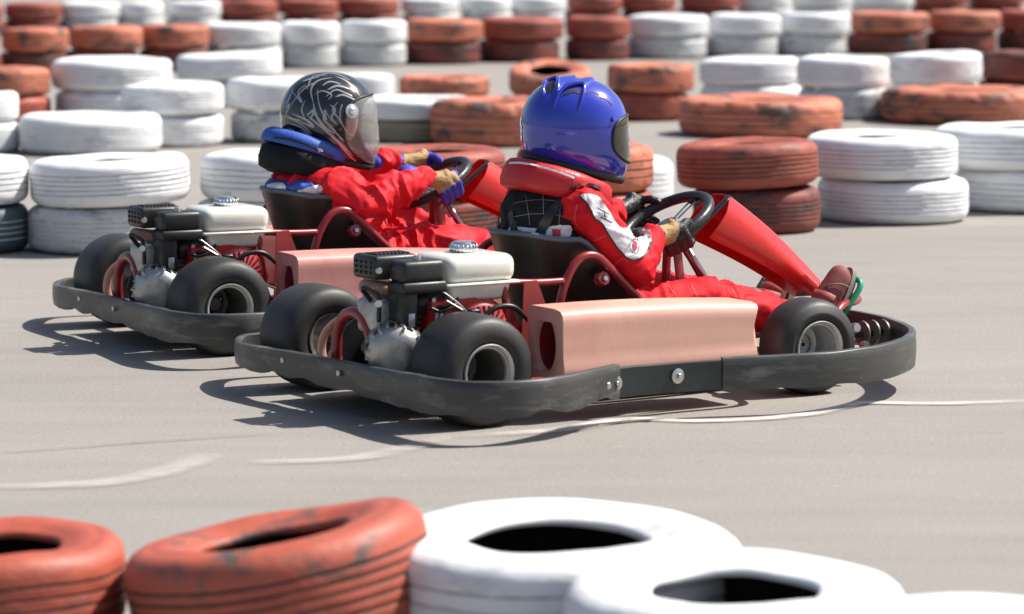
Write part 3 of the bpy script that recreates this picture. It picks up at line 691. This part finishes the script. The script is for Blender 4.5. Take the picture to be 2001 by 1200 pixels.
    # pedals
    for s in (-1,1):
        tube('pedal',[(1.25,s*.12,.09),(1.30,s*.19,.135),(1.330,s*.207,.178),(1.357,s*.210,.212),(1.382,s*.208,.244),(1.388,s*.19,.262),(1.378,s*.15,.266)],.0085,'green',K,sub=8)
    return K
KO=Vector((-.313,8.589,0)); PSI2=R(27.5)
KO2=onz(450,603,.14)+Vector((-math.sin(PSI2),math.cos(PSI2),0))*.473; KO2.z=0
k1=make_kart(KO,'nearer red go-kart with pale pink side pods, under the blue helmeted driver')
k2=copy_tree(k1); k2.location=KO2; k2.rotation_euler=(0,0,PSI2)
k2['label']='further red go-kart with rose side pods, under the black helmeted driver'
for o in k2.children:
    if o.name.startswith('seat') and 'lip' in [c.data.materials[0].name[:3] for c in o.children] : pass
    if o.name in('seat.001',): o.location.x-=.018
    if o.name.startswith('side_pod'): o.data=o.data.copy(); o.data.materials[0]=M['podred']
# ------------------------------------------------ drivers
def bvh_of(o): return BVHTree.FromObject(o,bpy.context.evaluated_depsgraph_get())
class Person:
    def __init__(s,loc,psi): s.loc=Vector(loc); s.rot=Matrix.Rotation(psi,3,'Z')
    def to_local(s,p): return s.rot.inverted()@(Vector(p)-s.loc)
    def ray(s,u,v):
        return s.to_local(CC),(s.rot.inverted()@ray(u,v)).normalized()
def project(P,bvh,pts,off=.002):
    out=[]
    for u,v in pts:
        o,d=P.ray(u,v); h=bvh.ray_cast(o,d)
        if h[0] is not None:
            nrm=h[1] if h[1].dot(d)<0 else -h[1]
            out.append((h[0]+nrm*off,nrm))
    return out
def stroke(name,P,bvh,pts,wpx,m,parent,off=.0015,sub=6,taper=False):
    """thin printed line laid on a surface"""
    q=[(p.x,p.y) for p in spline([(a,b,0) for a,b in pts],sub)]; H=project(P,bvh,q,off)
    run=[[H[0]]] if H else []
    for h_ in H[1:]:
        if (h_[0]-run[-1][-1][0]).length<.035: run[-1].append(h_)
        else: run.append([h_])
    H=max(run,key=len) if run else []
    if len(H)<2: return None
    V=[];F=[];n=len(H); wd=wpx/730/2
    for i,(p,nr) in enumerate(H):
        t=(H[min(n-1,i+1)][0]-H[max(0,i-1)][0]); t=t.normalized() if t.length>1e-6 else Vector((1,0,0)); s=nr.cross(t).normalized()
        f=wd*(math.sin(math.pi*min(1,max(.02,i/(n-1))))**.6 if taper else 1)
        V+= [p-s*f,p+nr*.0004,p+s*f]
        if i<n-1 and (H[i+1][0]-p).length<.15:
            a=i*3; F+=[(a,a+3,a+4,a+1),(a+1,a+4,a+5,a+2)]
    return mesh(name,V,F,m,parent)
def inside(x,y,poly):
    r=False; n=len(poly)
    for i in range(n):
        x1,y1=poly[i]; x2,y2=poly[i-1]
        if (y1>y)!=(y2>y) and x<(x2-x1)*(y-y1)/(y2-y1)+x1: r=not r
    return r
def patch(name,P,bvh,poly,m,parent,off=.0025,step=2.0,sub=6):
    """cloth panel sewn on a surface, outline given by poly"""
    pl=[(p.x,p.y) for p in spline([(a,b,0) for a,b in poly],sub,True)]
    bm=bmesh.new(); u0,u1=min(p[0] for p in pl),max(p[0] for p in pl); v0,v1=min(p[1] for p in pl),max(p[1] for p in pl)
    G={}; nu=int((u1-u0)/step)+1; nv=int((v1-v0)/step)+1
    vs=[bm.verts.new((p[0],p[1],0)) for p in pl]; f=bm.faces.new(vs)
    for i in range(1,nu): bmesh.ops.bisect_plane(bm,geom=bm.faces[:]+bm.edges[:]+bm.verts[:],plane_co=(u0+i*step,0,0),plane_no=(1,0,0))
    for i in range(1,nv): bmesh.ops.bisect_plane(bm,geom=bm.faces[:]+bm.edges[:]+bm.verts[:],plane_co=(0,v0+i*step,0),plane_no=(0,1,0))
    dead=[]
    for v in bm.verts:
        h=project(P,bvh,[(v.co.x,v.co.y)],off)
        if h: v.co=h[0][0]
        else: dead.append(v)
    bmesh.ops.delete(bm,geom=dead,context='VERTS')
    bmesh.ops.delete(bm,geom=[e for e in bm.edges if e.calc_length()>.05],context='EDGES')
    me=bpy.data.meshes.new(name); bmesh.ops.recalc_face_normals(bm,faces=bm.faces); bm.to_mesh(me); bm.free()
    me.materials.append(M[m]); me.polygons.foreach_set('use_smooth',[True]*len(me.polygons))
    o=bpy.data.objects.new(name,me); col.objects.link(o); o.parent=parent; return o,pl
def folds(amp,sc,seed,stretch=(1,1,1),fine=.3):
    def f(co,n):
        p=Vector((co.x*stretch[0],co.y*stretch[1],co.z*stretch[2]))*sc+Vector((seed,seed*2,0))
        w=Vector((noise.noise(p*.7),noise.noise(p*.7+Vector((5,0,0))),noise.noise(p*.7+Vector((0,9,0)))))*.9
        a=max(0,1-abs(noise.noise(p+w))*3.2)**1.6
        b=max(0,1-abs(noise.noise(p*2.1+w*1.5+Vector((3,3,3))))*3.2)**1.4
        return amp*(a*1.5+fine*1.6*b-.7+.8*noise.noise(p*.6))
    return f
def helmet(P,root,c,yaw,pitch,size,shell,visor_m,visor_az,visor_el,cutb,cutf,name='helmet',opening=True):
    """full face helmet. c=centre, yaw/pitch in degrees; returns (shell, surface function)"""
    a,b,h=size; Q=Matrix.Rotation(R(yaw),3,'Z')@Matrix.Rotation(R(pitch),3,'Y'); c=Vector(c)
    def surf(az,el,k=1.0):
        ca,sa,ce,se=math.cos(az),math.sin(az),math.cos(el),math.sin(el)
        e=.88
        sg=lambda x:math.copysign(abs(x)**e,x)
        x=a*sg(ce)*sg(ca); y=b*sg(ce)*sg(sa); z=h*sg(se)
        front=max(0,ca)
        if z<0: x+=front**2*.024*min(1,-z/(.6*h)); z*=1+.28*front**2; y*=1-.10*min(1,-z/h)
        if x<0 and z>0: x*=1.02
        x*=k;y*=k;z*=k
        zc=cutb+(cutf-cutb)*((x+a)/(2*a))
        if z<zc: 
            q=min(1,(zc-z)/.05); x*=1-.10*q; y*=1-.10*q; z=zc-.004*math.sin(q*3.14)
        return c+Q@Vector((x,y,z))
    nA,nE=144,96; V=[];F=[]
    for i in range(nA):
        for j in range(nE+1): V.append(surf(2*math.pi*i/nA,-math.pi/2+math.pi*j/nE))
    def inv(az,el,gr=0):
        z=(az/R(visor_az+gr)); m0=(visor_el[0]+visor_el[1])/2; hh=(visor_el[1]-visor_el[0])/2+gr
        e_=(math.degrees(el)-m0)/hh; return abs(z)**2.6+abs(e_)**2.6<1
    for i in range(nA):
        for j in range(nE):
            az=2*math.pi*(i+.5)/nA; az=az-2*math.pi if az>math.pi else az; el=-math.pi/2+math.pi*(j+.5)/nE
            if opening and inv(az,el,-3): continue
            i2=(i+1)%nA; F.append((i*(nE+1)+j,i2*(nE+1)+j,i2*(nE+1)+j+1,i*(nE+1)+j+1))
    H=mesh(name,V,F,shell,root)
    # visor : smooth superellipse patch
    nr,ns=22,72; V=[];F=[]; m0=(visor_el[0]+visor_el[1])/2; hh=(visor_el[1]-visor_el[0])/2
    for i in range(nr+1):
        for j in range(ns):
            t=2*math.pi*j/ns; rr=max(.0001,i/nr); ex=2/2.6
            cx_=math.copysign(abs(math.cos(t))**ex,math.cos(t)); sy_=math.copysign(abs(math.sin(t))**ex,math.sin(t))
            V.append(surf(R(visor_az)*rr*cx_,R(m0+hh*rr*sy_),1.018+.008*(1-rr)))
    for i in range(nr):
        for j in range(ns): j2=(j+1)%ns; F.append((i*ns+j,(i+1)*ns+j,(i+1)*ns+j2,i*ns+j2))
    vz=mesh('visor',V,F,visor_m,H)
    rim=[V[nr*ns+j] for j in range(ns)]
    mesh('visor_gasket',*tubeVF(rim,.0042,closed=True,raw=True,n=8),'trim',H)
    # rubber trim around the bottom
    pts=[]
    for j in range(80):
        az=2*math.pi*j/80; best=None
        for e in range(60):
            el=R(5-e*1.5); p=surf(az,el); l=Q.transposed()@(p-c); zc=cutb+(cutf-cutb)*((l.x+a)/(2*a))
            best=p
            if l.z<=zc+.0015: break
        pts.append(best)
    pts=[(pts[j-1]+pts[j]*2+pts[(j+1)%80])/4 for j in range(80)]
    mesh('bottom_trim',*tubeVF(pts,.0125,closed=True,raw=True,n=12),'trim',H)
    return H,vz,surf,Q
def glove(name,root,G,T,Nn,Ro,wrist,mats,scale=1.0,tanpick=None,rt=.0148,side=1):
    """hand gripping a rim at G. T tangent (towards little finger), Nn towards driver, Ro outward"""
    G,T,Nn,Ro=[Vector(x).normalized() if i else Vector(x) for i,x in enumerate((G,T,Nn,Ro))]
    s=scale; parts=[]; wrist=Vector(wrist)
    palm=G+Ro*.030*s+Nn*.026*s
    for k,(o,l) in enumerate(((-.024,.95),(-.008,1.05),(.008,1.0),(.023,.82))):
        b=palm+T*o*s*1.05; r=.0098*s
        p1=G+Ro*.040*s*1+Nn*.006*s+T*o*s*1.1
        p2=G+Ro*.022*l*s-Nn*.027*s+T*o*s*1.1
        p3=G-Ro*.012*l*s-Nn*.030*s+T*o*s
        parts+=[capsule(b,r*1.25,p1,r*1.08,10),capsule(p1,r*1.08,p2,r*.98,10),capsule(p2,r*.98,p3,r*.85,10)]
    parts.append(ellip(palm,(.020*s,.020*s,.034*s),14,Matrix((Ro,Nn.cross(Ro),T)).transposed() if False else None))
    for o in (-.02,0,.018): parts.append(capsule(palm+T*o*s,.017*s,palm*.55+wrist*.45+T*o*.5*s,.018*s,10))
    th0=palm-T*.022*s; parts+=[capsule(th0,.013*s,G-T*.040*s+Nn*.022*s,.011*s,10),capsule(G-T*.040*s+Nn*.022*s,.011*s,G-T*.048*s-Ro*.016*s+Nn*.012*s,.0092*s,10)]
    parts.append(capsule(palm,.022*s,wrist,.024*s,14))
    d=(wrist-palm).normalized(); parts.append(capsule(wrist,.024*s,wrist+d*.035*s,.029*s,14))
    return blob(name,parts,.0036,None,root,smooth=3,mats=mats,pick=tanpick,disp=lambda co,n:.0012*noise.noise(co*90))
def shoe(root,heel,toe,up):
    h=Vector(heel);t=Vector(toe);u=Vector(up).normalized(); d=(t-h).normalized(); L=(t-h).length
    sole_n=d.cross(u.cross(d)).normalized(); top=(u-d*u.dot(d)).normalized()
    p=lambda a,b:h+d*(L*a)+top*b
    parts=[capsule(p(.05,.0),.034,p(.88,-.004),.034),capsule(p(.1,.025),.031,p(.55,.018),.028),capsule(p(.55,.012),.034,p(.92,.002),.031),capsule(p(.08,.03),.032,p(.12,.075),.034)]
    s=blob('shoe',parts,.005,None,root,smooth=4,mats=['shoe','sole'],pick=lambda c:1 if (c-h).dot(top)<-.019 else 0)
    side=d.cross(top)
    for a in (.30,.50):
        q=p(a,.0); V=[];F=[]
        for j in range(13):
            x=R(-92+j*184/12)
            for dd,ro in ((-.015,0),(-.014,.004),(.014,.004),(.015,0)): V.append(q+d*dd+side*((.0365+ro)*math.sin(x))+top*(.014+(.040-.010*(a-.3)*5+ro)*math.cos(x)))
        for j in range(12):
            for k in range(3): m=j*4+k; F.append((m,m+1,m+5,m+4))
        mesh('shoe_strap',V,F,'shoestrap',s)
    V=[];F=[];n=32
    for dz in (-.040,-.034,-.020):
        for j in range(n):
            x=2*math.pi*j/n; e=.96 if dz==-.040 else 1
            V.append(p(.47,0)+d*((L*.5+.028)*e*math.copysign(abs(math.cos(x))**.8,math.cos(x)))+side*(.037*e*math.copysign(abs(math.sin(x))**.8,math.sin(x)))+top*dz)
    for r_ in range(2):
        for j in range(n): j2=(j+1)%n; F.append((r_*n+j,r_*n+j2,(r_+1)*n+j2,(r_+1)*n+j))
    F.append(tuple(range(n))[::-1]); F.append(tuple(2*n+j for j in range(n)))
    sharp(mesh('sole',V,F,'sole',s),50)
    V,F=tubeVF([p(.62,.040),p(.70,.035)+side*.024,p(.78,.012)+side*.036,p(.80,-.015)+side*.038],.0022,5,6); mesh('toe_seam',V,F,'sole',s)
    V,F=tubeVF([p(.62,.040),p(.70,.035)-side*.024,p(.78,.012)-side*.036,p(.80,-.015)-side*.038],.0022,5,6); mesh('toe_seam',V,F,'sole',s)
    return s
# ---- rider in the blue helmet
def rider_front():
    P=Person(KO,PSI); root=empty('person',KO,PSI)
    tag(root,'driver in blue full face helmet, red padded collar and black vest','person','kart drivers')
    sh,el,wr=(.505,-.145,.500),(.625,-.205,.342),(.715,-.150,.412)
    shl,ell,wrl=(.520,.150,.500),(.665,.215,.37),(.790,.135,.452)
    B=[ellip((.53,0,.20),(.115,.13,.09)),ellip((.505,0,.31),(.095,.13,.13)),ellip((.485,0,.42),(.098,.145,.12)),ellip((.50,0,.475),(.088,.150,.07)),
       capsule((.50,0,.50),.055,(.53,0,.60),.05),ellip((.565,0,.70),(.085,.075,.105)),
       capsule(sh,.060,el,.053),capsule(el,.053,wr,.035),capsule((.50,-.08,.485),.06,sh,.058),
       capsule(shl,.062,ell,.054),capsule(ell,.054,wrl,.037),capsule((.48,.08,.49),.06,shl,.06),
       capsule((.50,-.08,.175),.085,(.90,-.135,.232),.063),capsule((.90,-.135,.232),.062,(1.235,-.155,.150),.044),
       capsule((.50,.08,.175),.085,(.90,.125,.232),.063),capsule((.90,.125,.232),.062,(1.32,.14,.165),.042)]
    fo=folds(.0062,9,3,(1.1,.9,1),fine=.5); 
    def disp(co,n):
        if co.z>.58: return 0
        return fo(co,n)
    body=blob('race_suit',B,.0052,None,root,smooth=5,disp=disp,mats=['suit','skin'],pick=lambda c:1 if c.z>.60 else 0)
    body.name='body'
    # face behind the visor
    for s in (-1,1): mesh('eye',*ellip((.645,s*.03,.715),(.012,.013,.009)),'hairb',body)
    bv=bvh_of(body)
    # vest
    vb=[ellip((.472,0,.405),(.112,.152,.105)),ellip((.474,0,.475),(.104,.150,.085)),ellip((.49,0,.345),(.100,.140,.075)),ellip((.478,0,.515),(.085,.120,.055))]
    vest=blob('black_vest',vb,.006,'vest',root,smooth=4,disp=folds(.0035,15,8))
    for pl in ([(1028,382),(1032,410),(1036,440)],[(1062,378),(1062,408),(1064,440)],[(1096,390),(1094,415),(1092,442)],[(1004,398),(1035,392),(1075,392),(1110,400)],[(1004,424),(1040,418),(1085,420),(1115,428)]):
        stroke('stitching',P,bvh_of(vest),pl,.9,'greyline',vest)
    bvv=bvh_of(vest)
    patch('white_hem',P,bvv,[(1000,442),(1040,446),(1080,441),(1114,441),(1112,462),(1085,466),(1040,468),(1000,464)],'whitec',vest,off=.003)
    for q in ([(1080,449),(1095,448),(1095,461),(1080,462)],[(1012,450),(1022,451),(1022,464),(1012,463)]): patch('red_mark',P,bvv,q,'redprint',vest,off=.005,sub=1)
    # harness
    bvb=bvv
    stroke('harness_strap',P,bvh_of(vest),[(1000,415),(1004,438),(1010,462)],16,'black',vest,off=.005)
    stroke('harness_strap',P,bvh_of(vest),[(1120,366),(1100,392),(1072,425),(1054,462)],20,'black',vest,off=.006)
    stroke('harness_strap',P,bv,[(1116,372),(1140,364),(1165,368),(1185,382),(1200,402),(1206,425)],12,'black',body,off=.006)
    # sleeve panel
    poly=[(1133,384),(1150,380),(1172,388),(1186,408),(1200,430),(1214,446),(1240,444),(1262,450),(1272,470),(1262,496),(1238,508),(1215,494),(1196,470),(1178,440),(1160,425),(1150,402)]
    pn,pl=patch('sleeve_panel',P,bv,poly,'whitec',body,off=.003,sub=4)
    stroke('panel_piping',P,bv,poly+[poly[0]],3.0,'trim',pn,off=.0045)
    for q in ([(1166,408),(1188,420)],[(1172,424),(1194,436)],[(1178,412),(1182,430)]): stroke('printed_letter',P,bv,q,2.2,'trim',pn,off=.006,sub=4)
    stroke('printed_emblem',P,bv,[(1236,466),(1229,478),(1232,490),(1242,496),(1247,484),(1244,470),(1236,466)],2.2,'greyline',pn,off=.006)
    patch('printed_emblem',P,bv,[(1234,474),(1240,472),(1243,486),(1238,490)],'redprint',pn,off=.006,sub=2)
    for q in ([(1128,400),(1124,430),(1140,455),(1165,480),(1190,510)],[(1160,470),(1185,460)],[(1192,528),(1215,505),(1228,512)],[(1245,548),(1262,560),(1280,572)],[(1300,552),(1322,580)],[(1350,556),(1362,582)],[(1430,566),(1442,582)]):
        stroke('seam',P,bv,q,1.2,'redline',body,off=.002)
    # collar
    c=Vector((.520,0,.553)); Q=Matrix.Rotation(R(17),3,'Y'); V=[];F=[];n=72
    sec=[(-.040,-.036),(-.010,-.046),(.018,-.047),(.033,-.041),(.040,-.025),(.041,0),(.038,.020),(.030,.031),(.016,.036),(-.012,.036),(-.036,.030),(-.045,0)]
    for i in range(n):
        t=2*math.pi*i/n; f=.80+.20*((1-math.cos(t))/2)**.6
        for r_,z_ in sec:
            rr=1.0; w1=.006*noise.noise(Vector((math.cos(t)*2,math.sin(t)*2,z_*8)))
            V.append(c+Q@Vector((math.cos(t)*(.120+(r_*f)+w1),math.sin(t)*(.100+(r_*f)+w1),z_*f)))
    k=len(sec)
    for i in range(n):
        for q in range(k): F.append((i*k+q,((i+1)%n)*k+q,((i+1)%n)*k+(q+1)%k,i*k+(q+1)%k))
    collar=mesh('neck_collar',V,F,'brace',root)
    bc=bvh_of(collar)
    stroke('grey_piping',P,bc,[(996,319),(1020,319),(1055,326),(1090,336),(1122,348)],4.2,'whitec',collar,off=.002)
    stroke('collar_seam',P,bc,[(1124,330),(1121,350),(1118,368)],2,'redprint',collar,off=.001)
    # helmet
    H,vz,surf,Qh=helmet(P,root,(.570,0,.694),-25,4,(.142,.124,.140),'hblue','darkvisor',55,(-22,18),-.070,-.125)
    bh=bvh_of(H)
    for arch,mouth in (([(1062,188),(1064,172),(1069,158),(1076,150),(1086,149),(1091,158),(1091,172),(1089,192)],[(1066,172),(1071,159),(1078,153),(1084,157),(1082,170),(1075,182)]),
                ([(1082,214),(1087,196),(1096,180),(1110,170),(1126,166),(1140,167),(1140,180),(1136,196),(1131,212)],[(1098,188),(1104,181),(1114,176),(1126,174),(1133,177),(1131,184),(1120,181),(1108,185)])):
        q=[(p.x,p.y) for p in spline([(a_,b_,0) for a_,b_ in arch],6)]; hh=project(P,bh,q,.0)
        if len(hh)>4:
            n_=len(hh); cen=sum((p for p,_ in hh),Vector())/n_
            pts=[p+nr*(.006*math.sin(math.pi*i_/(n_-1))**.8) for i_,(p,nr) in enumerate(hh)]
            vent=mesh('vent_scoop',*tubeVF(pts,lambda f:.001+.0048*math.sin(math.pi*min(1,max(0,f)))**.8,raw=True,n=12),'hblue',H)
            # hood skin rising from the shell to the arch
            V=[];F=[]; base=[]; nrm=hh[n_//2][1]; fw_=surf(R(0),R(75),1)-cen; fw_=(fw_-nrm*fw_.dot(nrm)).normalized()
            for i_,p in enumerate(pts):
                for j_ in range(6):
                    t_=j_/5; x_=p+fw_*(.055*t_*math.sin(math.pi*i_/(n_-1))**.5)-nrm*(.010*t_**1.5*math.sin(math.pi*i_/(n_-1))**.5+.002*t_); V.append(x_)
            for i_ in range(n_-1):
                for j_ in range(5): a_=i_*6+j_; F.append((a_,a_+1,a_+7,a_+6))
            mesh('hood',V,F,'hblue',vent)
            patch('vent_mouth',P,bh,mouth,'trim',vent,off=.0015,sub=5)  # dark patch on the closed shell, painted shading for the scoop's inside
    for q in ([(1172,190),(1186,196),(1196,206)],[(1143,184),(1156,180),(1172,186)]): stroke('shell_groove',P,bh,q,2,'trim',H,off=.001)
    disc('visor_screw',surf(R(-55),R(14),1.02),surf(R(-55),R(14))-Vector((.57,0,.7)),.007,.004,'hblue',H,16)
    # hands
    sc=Vector((.872,0,.434)); th=R(30); d1=Vector((math.cos(th),0,math.sin(th))); N_=Vector((-math.sin(th),0,math.cos(th))); Y=Vector((0,1,0))
    for a,wrist,s in ((R(-118),wr,-1),(R(84),wrl,1)):
        Ro=d1*math.cos(a)+Y*math.sin(a); T=N_.cross(Ro); T=-T if T.dot(d1)>0 else T; G=sc+Ro*.128
        wv=Vector(wrist)
        g=glove('glove',root,G,T,N_,Ro,wrist,['glblack','gltan','whitec'],1.12,
            tanpick=lambda c,wv=wv,G=G,s=s:(1 if (.022<(c-wv).dot((G-wv).normalized())<(G-wv).length*.60 and (c-G).dot(N_)>.010 and s<0) else 0))
    shoe(root,(1.262,-.160,.125),(1.352,-.165,.285),(-1,0,.35))
    shoe(root,(1.345,.145,.145),(1.385,.150,.255),(-1,0,.35))
    return root
r1=rider_front()
# ---- rider in the black helmet
def rider_rear():
    P=Person(KO2,PSI2); root=empty('person',KO2,PSI2)
    tag(root,'driver in black helmet with silver streaks, loose red jacket and blue gloves','person','kart drivers')
    sh,el,wr=(.482,-.145,.455),(.548,-.212,.398),(.760,-.150,.468)
    shl,ell,wrl=(.50,.140,.465),(.64,.21,.41),(.795,.14,.487)
    B=[ellip((.53,0,.20),(.110,.125,.09)),ellip((.490,0,.31),(.088,.125,.13)),ellip((.462,0,.40),(.098,.140,.10)),ellip((.450,0,.452),(.105,.150,.060)),
       capsule((.46,0,.47),.055,(.50,-.01,.57),.05),ellip((.528,-.015,.645),(.085,.075,.105)),
       capsule(sh,.056,el,.054),capsule(el,.055,(.665,-.182,.432),.054),capsule((.665,-.182,.432),.054,wr,.040),capsule((.44,-.08,.452),.060,sh,.060),
       capsule(shl,.066,ell,.060),capsule(ell,.060,wrl,.040),capsule((.44,.08,.45),.06,shl,.06),
       capsule((.50,-.08,.18),.09,(.86,-.13,.258),.070),capsule((.86,-.13,.258),.068,(1.24,-.150,.155),.046),
       capsule((.50,.08,.18),.09,(.86,.12,.265),.070),capsule((.86,.12,.265),.068,(1.32,.14,.165),.042)]
    fo=folds(.0125,7.5,11,(1,1,.8),fine=.5)
    body=blob('body',B,.0052,None,root,smooth=4,disp=lambda co,n:0 if co.z>.56 else fo(co,n)*(.4 if co.z>.53 or (co.z<.43 and co.x<.52 and abs(co.y)<.17) else 1),mats=['jacket','skin'],pick=lambda c:1 if c.z>.58 else 0)
    for s in (-1,1): mesh('eye',*ellip((.600,-.045+s*.03,.660),(.012,.013,.009)),'hairb',body)
    pd=blob('blue_waist_guard',[ellip((.452,0,.428),(.122,.158,.026)),ellip((.450,-.01,.446),(.124,.164,.030))],.006,'bluecl',root,smooth=3,disp=folds(.004,14,5))
    bp=bvh_of(pd)
    for q in ([(523,362),(552,358),(560,372),(528,378)],[(566,378),(590,370),(625,362),(628,376),(592,390),(570,394)],[(545,380),(556,378),(566,396),(556,398)]): patch('white_patch',P,bp,q,'whitec',pd,off=.003,sub=2)
    # black neck pad and blue collar
    def ringy(name,c,pit,rx,ry,sec,m,ft=lambda t:1):
        Q=Matrix.Rotation(R(pit),3,'Y'); V=[];F=[];n=72; c=Vector(c)
        for i in range(n):
            t=2*math.pi*i/n; f=ft(t)
            for r_,z_ in sec:
                w1=.004*noise.noise(Vector((math.cos(t)*2,math.sin(t)*2,z_*9)))
                V.append(c+Q@Vector((math.cos(t)*(rx+r_*f+w1),math.sin(t)*(ry+r_*f+w1),z_*f)))
        k=len(sec)
        for i in range(n):
            for q in range(k): F.append((i*k+q,((i+1)%n)*k+q,((i+1)%n)*k+(q+1)%k,i*k+(q+1)%k))
        return mesh(name,V,F,m,root)
    ringy('black_neck_pad',(.440,0,.518),12,.092,.095,[(-.05,-.05),(.0,-.052),(.036,-.038),(.044,-.008),(.040,.03),(.0,.04),(-.04,.04)],'vest',lambda t:.55+.45*((1-math.cos(t))/2)**.5)
    cb=ringy('blue_collar',(.455,-.002,.565),19,.118,.106,[(-.02,-.024),(.012,-.029),(.024,-.026),(.028,-.018),(.027,.0),(.022,.012),(.006,.024),(-.02,.022)],'bluecl',lambda t:.9)
    bc=bvh_of(cb)
    stroke('zip',P,bc,[(536,270),(560,272),(590,280),(620,292),(650,306)],4,'trim',cb,off=.003)
    q=[(619,289),(628,291),(630,297),(621,296)]; patch('zip_pull',P,bc,q,'chrome',cb,off=.006,sub=1)
    H,vz,surf,Qh=helmet(P,root,(.525,-.005,.640),-37,3,(.146,.124,.146),'hblack','clear',64,(-38,32),-.075,-.135)
    bh=bvh_of(H)
    gr=[[(565,215),(580,190),(600,170),(625,158)],[(572,180),(590,200),(583,180),(600,165)],[(590,160),(605,155),(625,150)],[(600,175),(612,150),(640,148)],
        [(612,200),(608,175),(622,158),(650,152)],[(612,200),(618,225),(634,248),(655,262)],[(620,175),(624,205),(638,235),(634,215),(650,240)],[(630,168),(645,160),(668,165)],[(640,176),(660,168),(684,175)],[(636,190),(655,176),(675,182),(690,190)],[(655,190),(672,186),(700,200)],
        [(558,212),(566,205),(556,232)],[(556,228),(585,240),(610,262)],[(560,240),(590,250),(620,278),(645,288)],[(570,222),(600,235),(612,248),(585,236)],[(586,254),(600,262),(625,280),(650,300)],[(562,250),(575,255),(558,254)],[(600,225),(640,258),(670,285),(690,305)],[(640,245),(665,268),(685,290),(705,312)],[(650,262),(672,292),(700,320)],[(590,275),(615,285),(640,300)],[(660,200),(650,215),(662,232),(676,252)],[(620,150),(640,144),(662,147),(684,158)],[(600,225),(615,215),(606,235)],[(640,215),(632,232),(650,250),(668,275)],[(560,225),(572,232),(590,236)],[(575,262),(600,272),(630,292)],[(616,185),(630,178),(648,186),(640,196)],
        [(655,150),(672,156),(690,170),(704,190)],[(575,170),(566,192),(560,205)],[(597,195),(590,215),(598,235)],[(645,205),(655,215),(648,230),(660,245)]]
    for i,q in enumerate(gr): stroke('silver_streak',P,bh,q,3.4+(i%3)*1.2,'silver',H,off=.0012,taper=True)
    stroke('visor_frame',P,bh,[(668,205),(664,222),(668,242),(682,262),(700,278),(718,290)],3,'silver',H,off=.006)
    V_=Vector((.525,-.005,.640))
    p=surf(R(-54),R(12),1.035); dsk=disc('visor_pivot',p,p-V_,.022,.004,'silver',H,32); disc('pivot_screw',p+(p-V_).normalized()*.004,p-V_,.012,.003,'chrome',dsk,24)
    sc=Vector((.872,0,.434)); th=R(30); d1=Vector((math.cos(th),0,math.sin(th))); N_=Vector((-math.sin(th),0,math.cos(th))); Y=Vector((0,1,0))
    for a,wrist,s in ((R(-95),wr,-1),(R(65),wrl,1)):
        Ro=d1*math.cos(a)+Y*math.sin(a); T=N_.cross(Ro); T=-T if T.dot(d1)>0 else T; G=sc+Ro*.128; wv=Vector(wrist)
        glove('glove',root,G,T,N_,Ro,wrist,['glblue','gltan','glblack'],1.12,
            tanpick=lambda c,wv=wv,G=G,s=s:(1 if ((.02 if s<0 else .045)<(c-wv).dot((G-wv).normalized())<(G-wv).length*.95 and (c-G).dot(N_)>.012) else 0))
    shoe(root,(1.262,-.160,.125),(1.352,-.165,.285),(-1,0,.35))
    shoe(root,(1.345,.145,.145),(1.385,.150,.255),(-1,0,.35))
    return root
r2=rider_rear()
